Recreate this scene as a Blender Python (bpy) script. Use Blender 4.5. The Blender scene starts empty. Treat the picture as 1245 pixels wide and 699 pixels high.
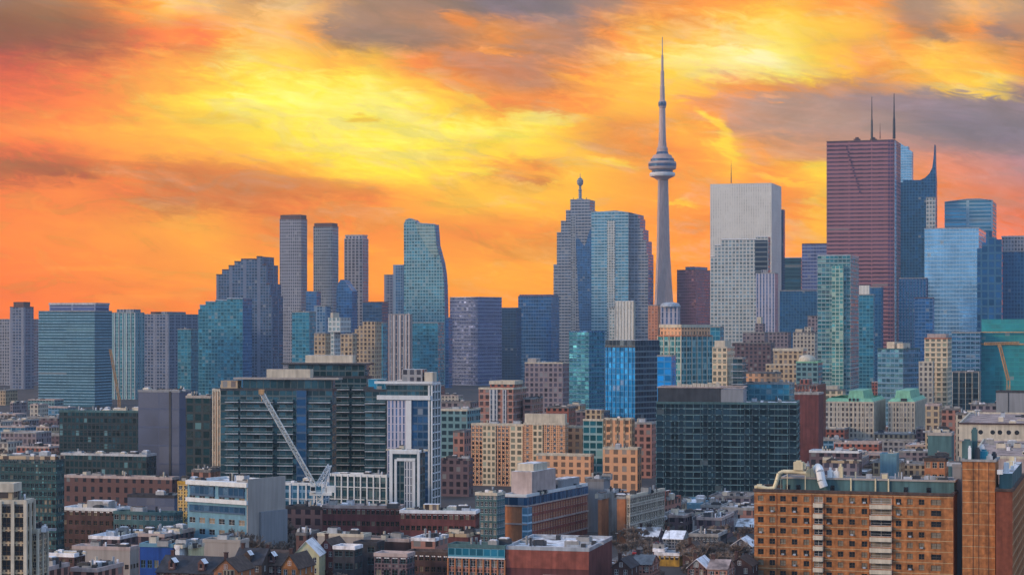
import bpy, math, random
from mathutils import Vector
R = math.radians
SC = bpy.context.scene
COL = SC.collection
# ---------------------------------------------------------------- camera
F = 2480.0; HZ = 397.0; CX = 622.5; EYE = 75.0     # focal length and horizon row in pixels of a 1245 wide frame
cam = bpy.data.cameras.new('camera'); co = bpy.data.objects.new('camera', cam); COL.objects.link(co)
cam.sensor_width = 36; cam.lens = 36 * F / 1245; cam.shift_y = (HZ - 349.5) / 1245
cam.clip_start = 1; cam.clip_end = 40000
co.location = (0, 0, EYE); co.rotation_euler = (R(90), 0, 0)
SC.camera = co
# ---------------------------------------------------------------- world: dusk sky with clouds lit from behind
SC.view_settings.view_transform = 'Standard'; SC.view_settings.look = 'None'
SC.view_settings.exposure = 0.0; SC.view_settings.gamma = 1; SC.view_settings.use_curve_mapping = False
SC.cycles.use_denoising = True
SC.cycles.max_bounces = 5; SC.cycles.diffuse_bounces = 2; SC.cycles.glossy_bounces = 2
SC.cycles.transmission_bounces = 2; SC.cycles.volume_bounces = 0; SC.cycles.transparent_max_bounces = 6
SC.cycles.sample_clamp_indirect = 4
def lin(c):
    return tuple(((v / 255) / 12.92 if v <= 10.3 else ((v / 255 + .055) / 1.055) ** 2.4) for v in c)
W = bpy.data.worlds.new('World'); SC.world = W; W.use_nodes = True
nt = W.node_tree; nt.nodes.clear(); N = nt.nodes.new; L = nt.links.new
def wmath(op, a, b=None, c=None, clamp=False):
    n = N('ShaderNodeMath'); n.operation = op; n.use_clamp = clamp
    for i, v in enumerate((a, b, c)):
        if v is None: continue
        if isinstance(v, (int, float)): n.inputs[i].default_value = v
        else: L(v, n.inputs[i])
    return n.outputs[0]
def wmap(v, a, b, c=0, d=1, mode='SMOOTHSTEP'):
    n = N('ShaderNodeMapRange'); n.interpolation_type = mode
    L(v, n.inputs['Value']); n.inputs['From Min'].default_value = a; n.inputs['From Max'].default_value = b
    n.inputs['To Min'].default_value = c; n.inputs['To Max'].default_value = d
    return n.outputs[0]
def wmix(f, a, b, mode='MIX'):
    n = N('ShaderNodeMix'); n.data_type = 'RGBA'; n.blend_type = mode; n.clamp_factor = True
    if isinstance(f, (int, float)): n.inputs[0].default_value = f
    else: L(f, n.inputs[0])
    for s, v in ((6, a), (7, b)):
        if isinstance(v, tuple): n.inputs[s].default_value = (*v, 1)
        else: L(v, n.inputs[s])
    return n.outputs[2]
tc = N('ShaderNodeTexCoord'); sp = N('ShaderNodeSeparateXYZ'); L(tc.outputs['Generated'], sp.inputs[0])
dx, dy, dz = sp.outputs
dyc = wmath('MAXIMUM', dy, .08)
su = wmath('DIVIDE', dx, dyc); sv = wmath('DIVIDE', dz, dyc)
# flowing warp so that the cloud edges are ragged and streaky
cv = N('ShaderNodeCombineXYZ'); L(wmath('MULTIPLY', su, 7.0), cv.inputs[0]); L(wmath('MULTIPLY', wmath('ADD', sv, wmath('MULTIPLY', su, .12)), 24.0), cv.inputs[1])
def wnoise(scale, detail, rough, w, dist=0.0, src=None):
    n = N('ShaderNodeTexNoise'); n.noise_dimensions = '3D'; n.inputs['Scale'].default_value = scale
    n.inputs['Detail'].default_value = detail; n.inputs['Roughness'].default_value = rough; n.inputs['Distortion'].default_value = dist
    a = N('ShaderNodeVectorMath'); a.operation = 'ADD'; L(src or cv.outputs[0], a.inputs[0]); a.inputs[1].default_value = (w * 7.3, w * 3.1, w)
    L(a.outputs[0], n.inputs['Vector']); return n.outputs[0]
n1 = wnoise(1.0, 5, .55, 1.7, .6); n2 = wnoise(1.0, 6, .6, 8.2, .8); n3 = wnoise(3.2, 5, .6, 4.4, .5)
n5 = wnoise(9.0, 6, .65, 6.6, .8)
cu = wmath('MULTIPLY_ADD', wmath('SUBTRACT', n1, .5), 60, wmath('MULTIPLY_ADD', su, F, CX))
cvv = wmath('MULTIPLY_ADD', wmath('SUBTRACT', n2, .5), 34, wmath('MULTIPLY_ADD', sv, -F, HZ))
cvv = wmath('MULTIPLY_ADD', wmath('SUBTRACT', n3, .5), 30, cvv)
cvv = wmath('MULTIPLY_ADD', wmath('SUBTRACT', n5, .5), 36, cvv)
cu = wmath('MULTIPLY_ADD', wmath('SUBTRACT', n5, .5), 64, wmath('MULTIPLY_ADD', wmath('SUBTRACT', n3, .5), 60, cu))
un = wmath('DIVIDE', cu, 1245.0)
ROWS = [
 (0, [(0,140,105,100),(50,165,120,100),(100,190,118,85),(145,240,150,80),(200,248,195,120),(250,240,190,130),(300,195,145,105),(350,240,195,135),(400,212,160,120),(450,155,122,110),(550,150,115,110),(620,118,102,118),(700,140,115,122),(750,170,125,112),(800,225,142,90),(850,240,150,85),(900,250,165,80),(950,255,192,80),(1000,250,160,80),(1050,250,160,95),(1092,165,130,115),(1130,165,130,115),(1180,228,172,120),(1245,185,145,120)]),
 (40, [(0,140,82,68),(50,150,84,62),(100,190,95,60),(150,225,115,60),(200,240,130,65),(240,246,125,70),(285,250,185,110),(340,250,190,118),(375,240,165,100),(405,150,115,105),(450,162,122,110),(500,175,125,105),(550,190,130,105),(600,225,145,95),(650,190,130,105),(700,175,125,112),(750,245,150,85),(800,255,190,95),(850,255,195,110),(900,255,225,125),(950,255,225,115),(1000,255,205,95),(1050,255,190,90),(1100,245,150,80),(1135,175,128,108),(1180,245,150,80),(1220,160,118,108),(1245,180,125,100)]),
 (80, [(0,212,88,38),(50,225,95,40),(100,245,115,45),(150,255,135,45),(200,255,160,55),(250,255,175,70),(300,255,222,105),(350,255,215,100),(400,255,185,80),(450,255,195,82),(500,255,150,80),(550,235,140,85),(600,205,132,98),(650,185,125,105),(700,235,145,88),(750,255,180,90),(800,255,215,110),(850,255,228,125),(900,255,238,150),(950,255,242,125),(1000,255,200,90),(1050,238,158,100),(1100,255,185,90),(1150,255,195,85),(1200,255,180,90),(1245,240,150,80)]),
 (102, [(0,230,98,36),(100,250,122,42),(200,255,175,60),(260,255,210,80),(320,255,238,110),(400,255,235,112),(460,255,236,110),(500,255,200,95),(550,250,155,82),(620,215,138,98),(680,215,138,98),(740,255,175,85),(800,255,205,100),(850,252,190,105),(890,240,155,100),(950,225,150,108),(1000,205,145,112),(1050,205,145,110),(1090,250,170,92),(1150,255,200,95),(1215,255,215,95),(1245,220,150,105)]),
 (125, [(0,242,105,35),(100,255,130,40),(150,255,150,45),(200,255,192,65),(250,255,225,90),(300,255,242,118),(400,255,242,122),(450,255,246,128),(500,255,240,118),(550,255,200,88),(600,250,152,80),(650,235,142,88),(700,250,155,85),(750,255,190,85),(800,255,188,88),(840,230,150,105),(900,208,145,118),(950,188,140,122),(1000,178,138,126),(1050,165,130,126),(1150,148,120,126),(1245,138,116,130)]),
 (160, [(0,255,125,35),(100,255,150,45),(200,255,188,65),(300,255,222,90),(400,255,238,112),(500,255,240,115),(600,255,240,118),(655,255,230,108),(700,255,190,90),(750,235,152,92),(800,250,160,80),(835,250,172,80),(862,250,170,90),(890,205,145,120),(950,178,140,130),(1050,170,135,130),(1100,158,130,132),(1150,148,124,135),(1200,130,115,136),(1245,124,110,136)]),
 (182, [(0,235,115,45),(60,235,115,50),(130,255,150,55),(200,255,175,65),(300,255,190,80),(400,255,228,98),(500,255,236,108),(600,255,220,100),(680,255,205,98),(740,235,155,90),(800,245,150,85),(850,250,165,85),(885,255,200,85),(915,235,160,110),(980,215,150,118),(1060,190,140,130),(1150,175,130,132),(1245,150,122,138)]),
 (205, [(0,182,98,66),(60,195,106,72),(115,215,115,72),(150,232,132,80),(200,215,128,86),(300,230,138,82),(370,250,175,82),(430,255,222,92),(500,255,228,98),(550,255,212,88),(610,240,165,80),(655,236,150,76),(700,252,195,92),(750,255,180,92),(800,246,150,92),(860,255,170,85),(890,255,195,85),(930,252,160,88),(1000,255,200,70),(1060,235,150,105),(1150,225,142,122),(1200,205,138,132),(1245,182,132,140)]),
 (240, [(0,255,125,25),(100,255,135,35),(140,245,130,55),(190,208,124,88),(300,216,128,90),(350,225,130,86),(400,238,142,78),(450,242,142,80),(500,255,172,80),(550,255,192,75),(700,255,192,80),(780,255,170,78),(850,255,158,85),(900,250,150,92),(960,252,160,95),(1000,255,195,75),(1060,250,160,90),(1150,238,140,105),(1200,225,135,112),(1245,212,128,115)]),
 (280, [(0,255,130,22),(100,255,145,38),(250,255,168,52),(300,250,150,68),(350,235,135,85),(450,250,150,75),(550,245,150,75),(610,236,145,76),(750,255,160,75),(850,255,158,100),(950,255,168,112),(1000,255,188,85),(1100,250,145,112),(1245,243,128,105)]),
 (330, [(0,255,120,22),(100,255,132,28),(200,255,150,46),(300,255,162,52),(400,255,155,55),(600,255,168,68),(700,255,172,85),(900,255,152,102),(1245,248,134,108)]),
 (385, [(0,255,116,22),(100,255,122,28),(200,255,128,36),(300,255,128,52),(500,255,150,70),(700,255,152,78),(1000,250,140,85),(1245,240,125,90)]),
]
colr = None
for k, (y, stops) in enumerate(ROWS):
    rp = N('ShaderNodeValToRGB'); L(un, rp.inputs[0]); cr = rp.color_ramp; cr.interpolation = 'LINEAR'
    while len(cr.elements) < len(stops): cr.elements.new(.5)
    for e, s in zip(cr.elements, stops):
        e.position = min(1, s[0] / 1245); e.color = (*lin(s[1:]), 1)
    colr = rp.outputs[0] if k == 0 else wmix(wmap(cvv, ROWS[k - 1][0], y), colr, rp.outputs[0])
def streak(col, px, py, rx, ry, ang, c, amt):
    """one glowing or dusky wisp, placed by its direction in the sky"""
    a = R(ang); ca, sa = math.cos(a), math.sin(a)
    ux = wmath('SUBTRACT', cu2, px); uy = wmath('SUBTRACT', cv2, py)
    p = wmath('DIVIDE', wmath('ADD', wmath('MULTIPLY', ux, ca), wmath('MULTIPLY', uy, sa)), rx)
    q = wmath('DIVIDE', wmath('SUBTRACT', wmath('MULTIPLY', uy, ca), wmath('MULTIPLY', ux, sa)), ry)
    d = wmath('SQRT', wmath('ADD', wmath('MULTIPLY', p, p), wmath('MULTIPLY', q, q)))
    return wmix(wmath('MULTIPLY', wmap(d, 1.0, .3), amt), col, lin(c))
cu2 = wmath('MULTIPLY_ADD', wmath('SUBTRACT', n3, .5), 70, wmath('MULTIPLY_ADD', wmath('SUBTRACT', n5, .5), 40, wmath('MULTIPLY_ADD', su, F, CX)))
cv2 = wmath('MULTIPLY_ADD', wmath('SUBTRACT', n2, .5), 24, wmath('MULTIPLY_ADD', wmath('SUBTRACT', n5, .5), 30, wmath('MULTIPLY_ADD', sv, -F, HZ)))
for s in [(40,44,170,46,8,(135,78,62),.5),(1150,140,200,44,7,(138,118,132),.8),(960,140,110,28,4,(186,142,126),.6),(330,224,180,19,3,(214,128,88),.75),(60,207,80,10,6,(172,98,72),.8),(600,84,95,26,14,(192,126,106),.7),(490,44,90,15,4,(150,116,110),.7),(70,22,120,34,10,(142,88,72),.55),(640,6,110,20,3,(118,102,118),.8),(1010,135,150,24,7,(168,136,130),.6),(1190,160,110,34,8,(128,114,136),.55),(1000,250,60,9,-6,(250,160,90),.5),(560,118,60,8,24,(255,214,95),.5),(410,120,120,22,4,(255,244,124),.6),(250,140,90,10,8,(255,205,80),.5),
          (915,68,60,12,12,(255,246,175),.95),(878,60,45,8,5,(255,236,140),.7),(820,72,70,9,4,(255,235,140),.7),(868,152,42,8,38,(255,215,95),.8),(888,182,26,14,60,(255,214,88),.85),
          (660,146,70,12,0,(255,240,120),.7),(440,142,36,8,2,(238,185,75),.7),(655,218,48,6,3,(225,135,78),.8),(735,198,45,7,14,(255,215,100),.7),
          (1000,208,30,12,15,(255,215,70),.8),(965,222,60,5,8,(255,205,90),.6),(820,246,40,6,3,(255,205,70),.7),(948,119,24,6,4,(240,165,120),.6),
          (1180,112,60,5,8,(255,215,105),.6),(730,98,80,6,10,(255,190,90),.5),(560,24,30,12,20,(250,150,85),.6),(600,62,36,6,5,(250,165,105),.7),
          (1060,205,60,8,5,(215,145,125),.4),(60,212,80,8,5,(178,98,70),.5),(150,45,60,16,15,(190,95,60),.35),(985,248,30,7,10,(255,200,80),.6),
          (1110,24,26,14,20,(140,115,112),.5),(1140,45,34,9,15,(155,118,105),.55),(1222,38,34,12,20,(135,105,105),.6),(560,205,60,6,4,(255,235,105),.5)]:
    colr = streak(colr, *s)
# fine streaky brightness texture
n4 = wnoise(2.2, 8, .62, 12.9, 1.0)
hs = N('ShaderNodeHueSaturation'); L(colr, hs.inputs['Color']); L(wmap(n4, .3, .7, .86, 1.14, 'LINEAR'), hs.inputs['Value'])
L(wmap(n5, .3, .7, 1.12, .98, 'LINEAR'), hs.inputs['Saturation'])
colr = hs.outputs[0]
# long ragged filaments with a crisp side, brighter and duller than the cloud behind them
n6 = wnoise(1.7, 9, .62, 21.3, 1.4); n7 = wnoise(2.6, 9, .6, 30.1, 1.2)
hs2 = N('ShaderNodeHueSaturation'); L(colr, hs2.inputs['Color'])
L(wmath('ADD', wmap(n6, .52, .62, 0, .12), wmap(n7, .48, .58, 1.03, .92)), hs2.inputs['Value']); L(wmap(n7, .48, .6, 1.03, .95), hs2.inputs['Saturation']); colr = hs2.outputs[0]
cg = N('ShaderNodeRGBCurve'); L(colr, cg.inputs['Color'])
for ch, pts in ((1, [(.06,.064),(.2,.205),(.5,.49),(1,.93)]), (2, [(.05,.004),(.12,.07),(.3,.26),(1,1)])):
    cu_ = cg.mapping.curves[ch]; cu_.points[1].location = pts[-1]
    for p in pts[:-1]: cu_.points.new(*p)
cg.mapping.extend = 'EXTRAPOLATED'; cg.mapping.update(); colr = cg.outputs[0]
SUN_EL, SUN_AZ = 15.0, -110.0        # soft warm light added from behind left, away from the sunset ahead
sky = N('ShaderNodeTexSky'); sky.sky_type = 'NISHITA'; sky.sun_disc = False
sky.sun_elevation = R(SUN_EL); sky.sun_rotation = R(SUN_AZ); sky.air_density = 1.5; sky.dust_density = 2
bgn = N('ShaderNodeBackground'); L(sky.outputs[0], bgn.inputs[0]); bgn.inputs[1].default_value = .06
# the overcast eastern half of the sky and the zenith: pale lavender blue cloud
cl = wmix(wmap(wnoise(2.2, 6, .6, 3.3, .6, tc.outputs['Generated']), .36, .66), (.24, .46, .90), (.70, .92, 1.30))
cl = wmix(wmap(dz, -.02, -.3), cl, (.10, .10, .12))
BACK = 1.0
bgc = N('ShaderNodeBackground'); L(cl, bgc.inputs[0]); bgc.inputs[1].default_value = BACK
add = N('ShaderNodeAddShader'); L(bgn.outputs[0], add.inputs[0]); L(bgc.outputs[0], add.inputs[1])
bgf = N('ShaderNodeBackground'); L(colr, bgf.inputs[0]); bgf.inputs[1].default_value = 1.62
front = wmath('MULTIPLY', wmap(dy, .25, .8), wmap(dz, .62, .22))
mx = N('ShaderNodeMixShader'); L(front, mx.inputs[0]); L(add.outputs[0], mx.inputs[1]); L(bgf.outputs[0], mx.inputs[2])
wo = N('ShaderNodeOutputWorld'); L(mx.outputs[0], wo.inputs[0])
W.cycles.sampling_method = 'MANUAL'; W.cycles.sample_map_resolution = 512
# ---------------------------------------------------------------- sun lamp, soft and added to light the fronts
sl = bpy.data.lights.new('sun', 'SUN'); sl.energy = 2.9; sl.angle = R(10); sl.color = (1, .70, .44)
so = bpy.data.objects.new('sun', sl); COL.objects.link(so)
sd = Vector((math.sin(R(SUN_AZ)) * math.cos(R(SUN_EL)), math.cos(R(SUN_AZ)) * math.cos(R(SUN_EL)), math.sin(R(SUN_EL))))
so.rotation_euler = sd.to_track_quat('Z', 'Y').to_euler(); so.location = (0, 0, 900)

# ================================================================ helpers
def tag(o, label=None, cat=None, group=None, kind=None):
    if label: o['label'] = label
    if cat: o['category'] = cat
    if group: o['group'] = group
    if kind: o['kind'] = kind
    return o
def empty(name, loc=(0, 0, 0)):
    o = bpy.data.objects.new(name, None); o.location = loc; COL.objects.link(o); o.empty_display_size = 3; return o
class MB:
    """collects faces with uvs and material slots, then links them as one mesh object"""
    def __init__(s): s.v = []; s.f = []; s.uv = []; s.m = []
    def face(s, pts, m=0, uv=None):
        i = len(s.v); s.v += [tuple(p) for p in pts]; s.f.append(tuple(range(i, i + len(pts)))); s.m.append(m)
        s.uv.append(uv or [(p[0] * .3, p[1] * .3) for p in pts])
    def prism(s, foot, z0, z1, m=0, mt=None, bay=3.0, fh=3.2, top=True, bottom=False):
        """foot: points seen from above, counter-clockwise; z may be given per point for z1"""
        n = len(foot); mt = m if mt is None else mt
        zt = z1 if isinstance(z1, (list, tuple)) else [z1] * n
        nf = max(1, round((max(zt) - z0) / fh)); k = nf / max(.1, (max(zt) - z0))
        for i in range(n):
            a, b = foot[i], foot[(i + 1) % n]; za, zb = zt[i], zt[(i + 1) % n]
            w = math.hypot(b[0] - a[0], b[1] - a[1]); nb = max(1, round(w / bay))
            s.face([(a[0], a[1], z0), (b[0], b[1], z0), (b[0], b[1], zb), (a[0], a[1], za)], m,
                   [(i * 40, 0), (i * 40 + nb, 0), (i * 40 + nb, (zb - z0) * k), (i * 40, (za - z0) * k)])
        if top: s.face([(foot[i][0], foot[i][1], zt[i]) for i in range(n)], mt)
        if bottom: s.face([(p[0], p[1], z0) for p in reversed(foot)], mt)
    def box(s, c, size, ang=0, m=0, bottom=True):
        ca, sa = math.cos(ang), math.sin(ang); hx, hy = size[0] / 2, size[1] / 2
        ft = [(c[0] + x * ca - y * sa, c[1] + x * sa + y * ca) for x, y in ((-hx, -hy), (hx, -hy), (hx, hy), (-hx, hy))]
        s.prism(ft, c[2], c[2] + size[2], m, bottom=bottom)
    def bar(s, a, b, r, m=0, n=4):
        a, b = Vector(a), Vector(b); d = (b - a)
        if d.length < 1e-6: return
        d.normalize(); u = d.orthogonal().normalized(); w = d.cross(u)
        ra, rb = r if isinstance(r, tuple) else (r, r)
        A = [a + (u * math.cos(t) + w * math.sin(t)) * ra for t in [2 * math.pi * (k + .5) / n for k in range(n)]]
        B = [b + (u * math.cos(t) + w * math.sin(t)) * rb for t in [2 * math.pi * (k + .5) / n for k in range(n)]]
        for k in range(n): s.face([A[k], A[(k + 1) % n], B[(k + 1) % n], B[k]], m)
        s.face(list(reversed(A)), m); s.face(B, m)
    def tube(s, pts, r, m=0, n=8):
        for a, b in zip(pts, pts[1:]): s.bar(a, b, r, m, n)
    def lathe(s, prof, c, m=0, n=24, mats=None):
        for j, ((r0, z0), (r1, z1)) in enumerate(zip(prof, prof[1:])):
            for k in range(n):
                t0, t1 = 2 * math.pi * k / n, 2 * math.pi * (k + 1) / n
                P = lambda r, z, t: (c[0] + r * math.cos(t), c[1] + r * math.sin(t), c[2] + z)
                s.face([P(r0, z0, t0), P(r0, z0, t1), P(r1, z1, t1), P(r1, z1, t0)], mats[j] if mats else m, [(k, z0 * .3), (k + 1, z0 * .3), (k + 1, z1 * .3), (k, z1 * .3)])
    def build(s, name, mats, parent=None, loc=None, mesh_only=False):
        me = bpy.data.meshes.new(name); me.from_pydata(s.v, [], s.f)
        for mt in (mats if isinstance(mats, (list, tuple)) else [mats]): me.materials.append(mt)
        me.polygons.foreach_set('material_index', s.m)
        ul = me.uv_layers.new(name='UVMap'); flat = [c for f in s.uv for p in f for c in p]; ul.data.foreach_set('uv', flat)
        me.update()
        if mesh_only: return me
        return put(name, me, parent, loc)
def put(name, me, parent=None, loc=None, rot=None):
    o = bpy.data.objects.new(name, me); COL.objects.link(o)
    if parent: o.parent = parent
    if loc: o.location = loc
    if rot is not None: o.rotation_euler = (0, 0, rot)
    return o
# ---------------------------------------------------------------- materials
def newmat(name):
    m = bpy.data.materials.new(name); m.use_nodes = True; t = m.node_tree
    return m, t, t.nodes.new, t.links.new, t.nodes['Principled BSDF']
def plain(name, c, rough=.8, var=.25, scale=.3, metal=0, spec=.3, c2=None, sharp=None):
    m, t, N, L, b = newmat(name)
    g = N('ShaderNodeTexCoord'); n = N('ShaderNodeTexNoise'); n.inputs['Scale'].default_value = scale; n.inputs['Detail'].default_value = 6
    L(g.outputs['Object'], n.inputs['Vector']); r = N('ShaderNodeValToRGB'); L(n.outputs[0], r.inputs[0])
    e = r.color_ramp.elements; e[0].position, e[1].position = sharp or (.3, .7)
    k = 1 - var; e[0].color = (*(c2 or [v * k for v in c]), 1); e[1].color = (*[min(1, v * (1 + var * .6)) for v in c], 1)
    mp = N('ShaderNodeMapping'); mp.inputs['Scale'].default_value = (.9, .9, .07); L(g.outputs['Object'], mp.inputs[0])
    n2 = N('ShaderNodeTexNoise'); n2.inputs['Scale'].default_value = 1.0; n2.inputs['Detail'].default_value = 7; L(mp.outputs[0], n2.inputs['Vector'])
    k2 = N('ShaderNodeMapRange'); L(n2.outputs[0], k2.inputs[0]); k2.inputs[1].default_value = .35; k2.inputs[2].default_value = .7; k2.inputs[3].default_value = 1.08; k2.inputs[4].default_value = 1 - min(.4, var * 1.3)
    sc2 = N('ShaderNodeVectorMath'); sc2.operation = 'SCALE'; L(r.outputs[0], sc2.inputs[0]); L(k2.outputs[0], sc2.inputs[3]); L(sc2.outputs[0], b.inputs['Base Color']); b.inputs['Roughness'].default_value = rough; b.inputs['Metallic'].default_value = metal
    b.inputs['Specular IOR Level'].default_value = spec
    return m
def facade(name, wall, glass, a=.15, s=.3, top=.05, metal=.45, rough=.22, blind=.12, rnd=.5, acc=0, accw=None, wvar=.2, seed=0, zone=None, bcol=None, lit=0.0, tilt=.14):
    """storey-and-bay pattern: uv counts bays and storeys. a pier half width, s spandrel below the glass, top band above it"""
    m, t, N, L, b = newmat(name); rnd *= .6; blind *= .5
    def M(op, x, y=None, z=None):
        n = N('ShaderNodeMath'); n.operation = op
        for i, v in enumerate((x, y, z)):
            if v is None: continue
            if isinstance(v, (int, float)): n.inputs[i].default_value = v
            else: L(v, n.inputs[i])
        return n.outputs[0]
    def X(f, p, q, mode='MIX'):
        n = N('ShaderNodeMix'); n.data_type = 'RGBA'; n.blend_type = mode
        if isinstance(f, (int, float)): n.inputs[0].default_value = f
        else: L(f, n.inputs[0])
        for i, v in ((6, p), (7, q)):
            if isinstance(v, (tuple, list)): n.inputs[i].default_value = (*v, 1)
            else: L(v, n.inputs[i])
        return n.outputs[2]
    uv = N('ShaderNodeUVMap'); sp = N('ShaderNodeSeparateXYZ'); L(uv.outputs[0], sp.inputs[0]); u, v = sp.outputs[0], sp.outputs[1]
    fu, fv = M('FRACT', u), M('FRACT', v)
    mu = M('MULTIPLY', M('GREATER_THAN', fu, a), M('LESS_THAN', fu, 1 - a))
    mv = M('MULTIPLY', M('GREATER_THAN', fv, s), M('LESS_THAN', fv, 1 - top))
    mask = M('MULTIPLY', mu, mv)
    if acc:      # every few bays a broad pier
        mask = M('MULTIPLY', mask, M('GREATER_THAN', M('FRACT', M('DIVIDE', u, acc)), (accw or 1.0) / acc))
    oi = N('ShaderNodeObjectInfo'); cb = N('ShaderNodeCombineXYZ')
    L(M('FLOOR', u), cb.inputs[0]); L(M('FLOOR', v), cb.inputs[1]); L(M('MULTIPLY', oi.outputs['Random'], 50), cb.inputs[2])
    wn = N('ShaderNodeTexWhiteNoise'); wn.noise_dimensions = '3D'; L(cb.outputs[0], wn.inputs['Vector']); rv = wn.outputs[0]
    g = N('ShaderNodeTexCoord'); nz = N('ShaderNodeTexNoise'); nz.inputs['Scale'].default_value = .045; nz.inputs['Detail'].default_value = 6; nz.inputs['Distortion'].default_value = .6
    L(g.outputs['Object'], nz.inputs['Vector'])
    nz2 = N('ShaderNodeTexNoise'); nz2.inputs['Scale'].default_value = .5; nz2.inputs['Detail'].default_value = 5; L(g.outputs['Object'], nz2.inputs['Vector'])
    # glass: each pane tilts and tints a little differently, with blinds behind some; broad mottling imitates reflections in the colour
    gv = M('MULTIPLY', M('MULTIPLY_ADD', rv, rnd * 1.6, 1 - rnd * .8), M('MULTIPLY_ADD', nz.outputs[0], 1.5, .25))
    gc = N('ShaderNodeVectorMath'); gc.operation = 'SCALE'; gc.inputs[0].default_value = glass; L(gv, gc.inputs[3])
    gl = X(M('MULTIPLY', M('GREATER_THAN', rv, 1 - blind), .6), gc.outputs[0], bcol or (.28, .28, .26))
    wv = M('MULTIPLY_ADD', nz2.outputs[0], wvar * 2, 1 - wvar)
    wv = M('MULTIPLY', wv, M('MULTIPLY_ADD', nz.outputs[0], wvar * 1.4, 1 - wvar * .7))
    wc = N('ShaderNodeVectorMath'); wc.operation = 'SCALE'; wc.inputs[0].default_value = wall; L(wv, wc.inputs[3])
    L(X(mask, wc.outputs[0], gl), b.inputs['Base Color'])
    L(M('MULTIPLY', mask, M('MULTIPLY', metal, M('LESS_THAN', rv, 1 - blind))), b.inputs['Metallic'])
    L(M('MULTIPLY_ADD', mask, rough - .8, .8), b.inputs['Roughness'])
    bp = N('ShaderNodeBump'); bp.inputs['Strength'].default_value = .6; bp.inputs['Distance'].default_value = .25; bp.invert = True
    L(M('ADD', mask, M('MULTIPLY', nz2.outputs[0], .3)), bp.inputs['Height']); 
    pt = N('ShaderNodeVectorMath'); pt.operation = 'MULTIPLY_ADD'; L(wn.outputs['Color'], pt.inputs[0]); pt.inputs[1].default_value = (tilt,) * 3; pt.inputs[2].default_value = (-tilt / 2,) * 3
    pm = N('ShaderNodeVectorMath'); pm.operation = 'SCALE'; L(pt.outputs[0], pm.inputs[0]); L(mask, pm.inputs[3])
    pa = N('ShaderNodeVectorMath'); pa.operation = 'ADD'; L(bp.outputs[0], pa.inputs[0]); L(pm.outputs[0], pa.inputs[1])
    pn = N('ShaderNodeVectorMath'); pn.operation = 'NORMALIZE'; L(pa.outputs[0], pn.inputs[0]); L(pn.outputs[0], b.inputs['Normal'])
    if lit:
        L(M('MULTIPLY', mask, M('MULTIPLY', M('GREATER_THAN', wn.outputs[0], 1 - lit), .9)), b.inputs['Emission Strength'])
        b.inputs['Emission Color'].default_value = (1, .72, .38, 1)
    return m
M_ = {}
def F_(k, *a, **kw): M_[k] = facade(k, *a, **kw)
def P_(k, *a, **kw): M_[k] = plain(k, *a, **kw)
# glass-led towers
F_('office_stripe', (.03,.12,.17), (.02,.11,.17), a=.0, s=.30, top=0, rnd=.5, blind=.02, rough=.3)
F_('condo_teal', (.26,.42,.44), (.03,.22,.29), a=.12, s=.22, acc=4, accw=.8, rnd=.7, blind=.06)
F_('condo_blue', (.20,.29,.40), (.03,.15,.30), a=.12, s=.22, acc=5, accw=1, rnd=.7, blind=.06)
F_('condo_purple', (.22,.24,.31), (.06,.10,.18), a=.14, s=.3, acc=4, accw=.7, blind=.06)
F_('glass_purple', (.24,.28,.42), (.09,.13,.29), a=.04, s=.32, rnd=.3, blind=.05)
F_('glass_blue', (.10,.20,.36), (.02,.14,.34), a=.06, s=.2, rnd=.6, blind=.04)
F_('glass_navy', (.05,.10,.17), (.02,.09,.20), a=.06, s=.22, rnd=.5, blind=.04)
F_('glass_deep', (.03,.13,.24), (.01,.11,.26), a=.12, s=.18, rnd=.3, blind=.02)
F_('glass_teal', (.08,.26,.34), (.02,.20,.30), a=.08, s=.2, rnd=.8, blind=.06)
F_('glass_pale', (.40,.58,.72), (.22,.50,.72), a=.04, s=.16, rnd=.12, blind=.02, rough=.15, metal=.6, tilt=.02)
F_('tower_grey', (.33,.36,.40), (.11,.16,.21), a=.16, s=.28, rnd=.7, blind=.1)
F_('tower_mauve', (.33,.33,.37), (.11,.13,.17), a=.18, s=.26, rnd=.7, blind=.08)
F_('sail_glass', (.34,.50,.50), (.06,.32,.35), a=.12, s=.26, rnd=.6, blind=.16)
F_('sail_mottled', (.26,.42,.46), (.05,.24,.31), a=.14, s=.3, rnd=.9, blind=.16)
F_('stone_step', (.34,.36,.41), (.09,.15,.22), a=.06, s=.36, rnd=.5, blind=.06)
F_('step_teal', (.34,.50,.58), (.07,.30,.44), a=.06, s=.36, rnd=.5, blind=.12)
F_('white_slab', (.70,.69,.63), (.56,.56,.52), a=.3, s=.12, rnd=.2, blind=0, wvar=.06, metal=.1, rough=.5)
F_('white_grid', (.56,.58,.56), (.24,.33,.35), a=.16, s=.28, rnd=.6, blind=.1, wvar=.1)
F_('red_granite', (.33,.145,.165), (.10,.045,.07), a=.02, s=.52, rnd=.25, blind=.02, metal=.35, wvar=.1)
F_('red_granite_dark', (.23,.10,.13), (.07,.05,.12), a=.1, s=.4, rnd=.25, blind=.02)
F_('pier_white', (.50,.51,.53), (.09,.12,.17), a=.28, s=.05, rnd=.3, blind=.05)
F_('pier_grey', (.44,.42,.50), (.07,.14,.28), a=.3, s=.05, rnd=.3, blind=.05)
F_('green_condo', (.24,.37,.38), (.02,.18,.22), a=.08, s=.24, rnd=1.1, blind=.12, bcol=(.32,.44,.38))
F_('green_bay', (.40,.50,.42), (.10,.34,.32), a=.1, s=.2, rnd=.8, blind=.3, bcol=(.50,.56,.40))
F_('vivid_blue', (.04,.24,.50), (.0,.26,.66), a=.08, s=.16, rnd=.7, blind=.05, metal=.35)
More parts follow.
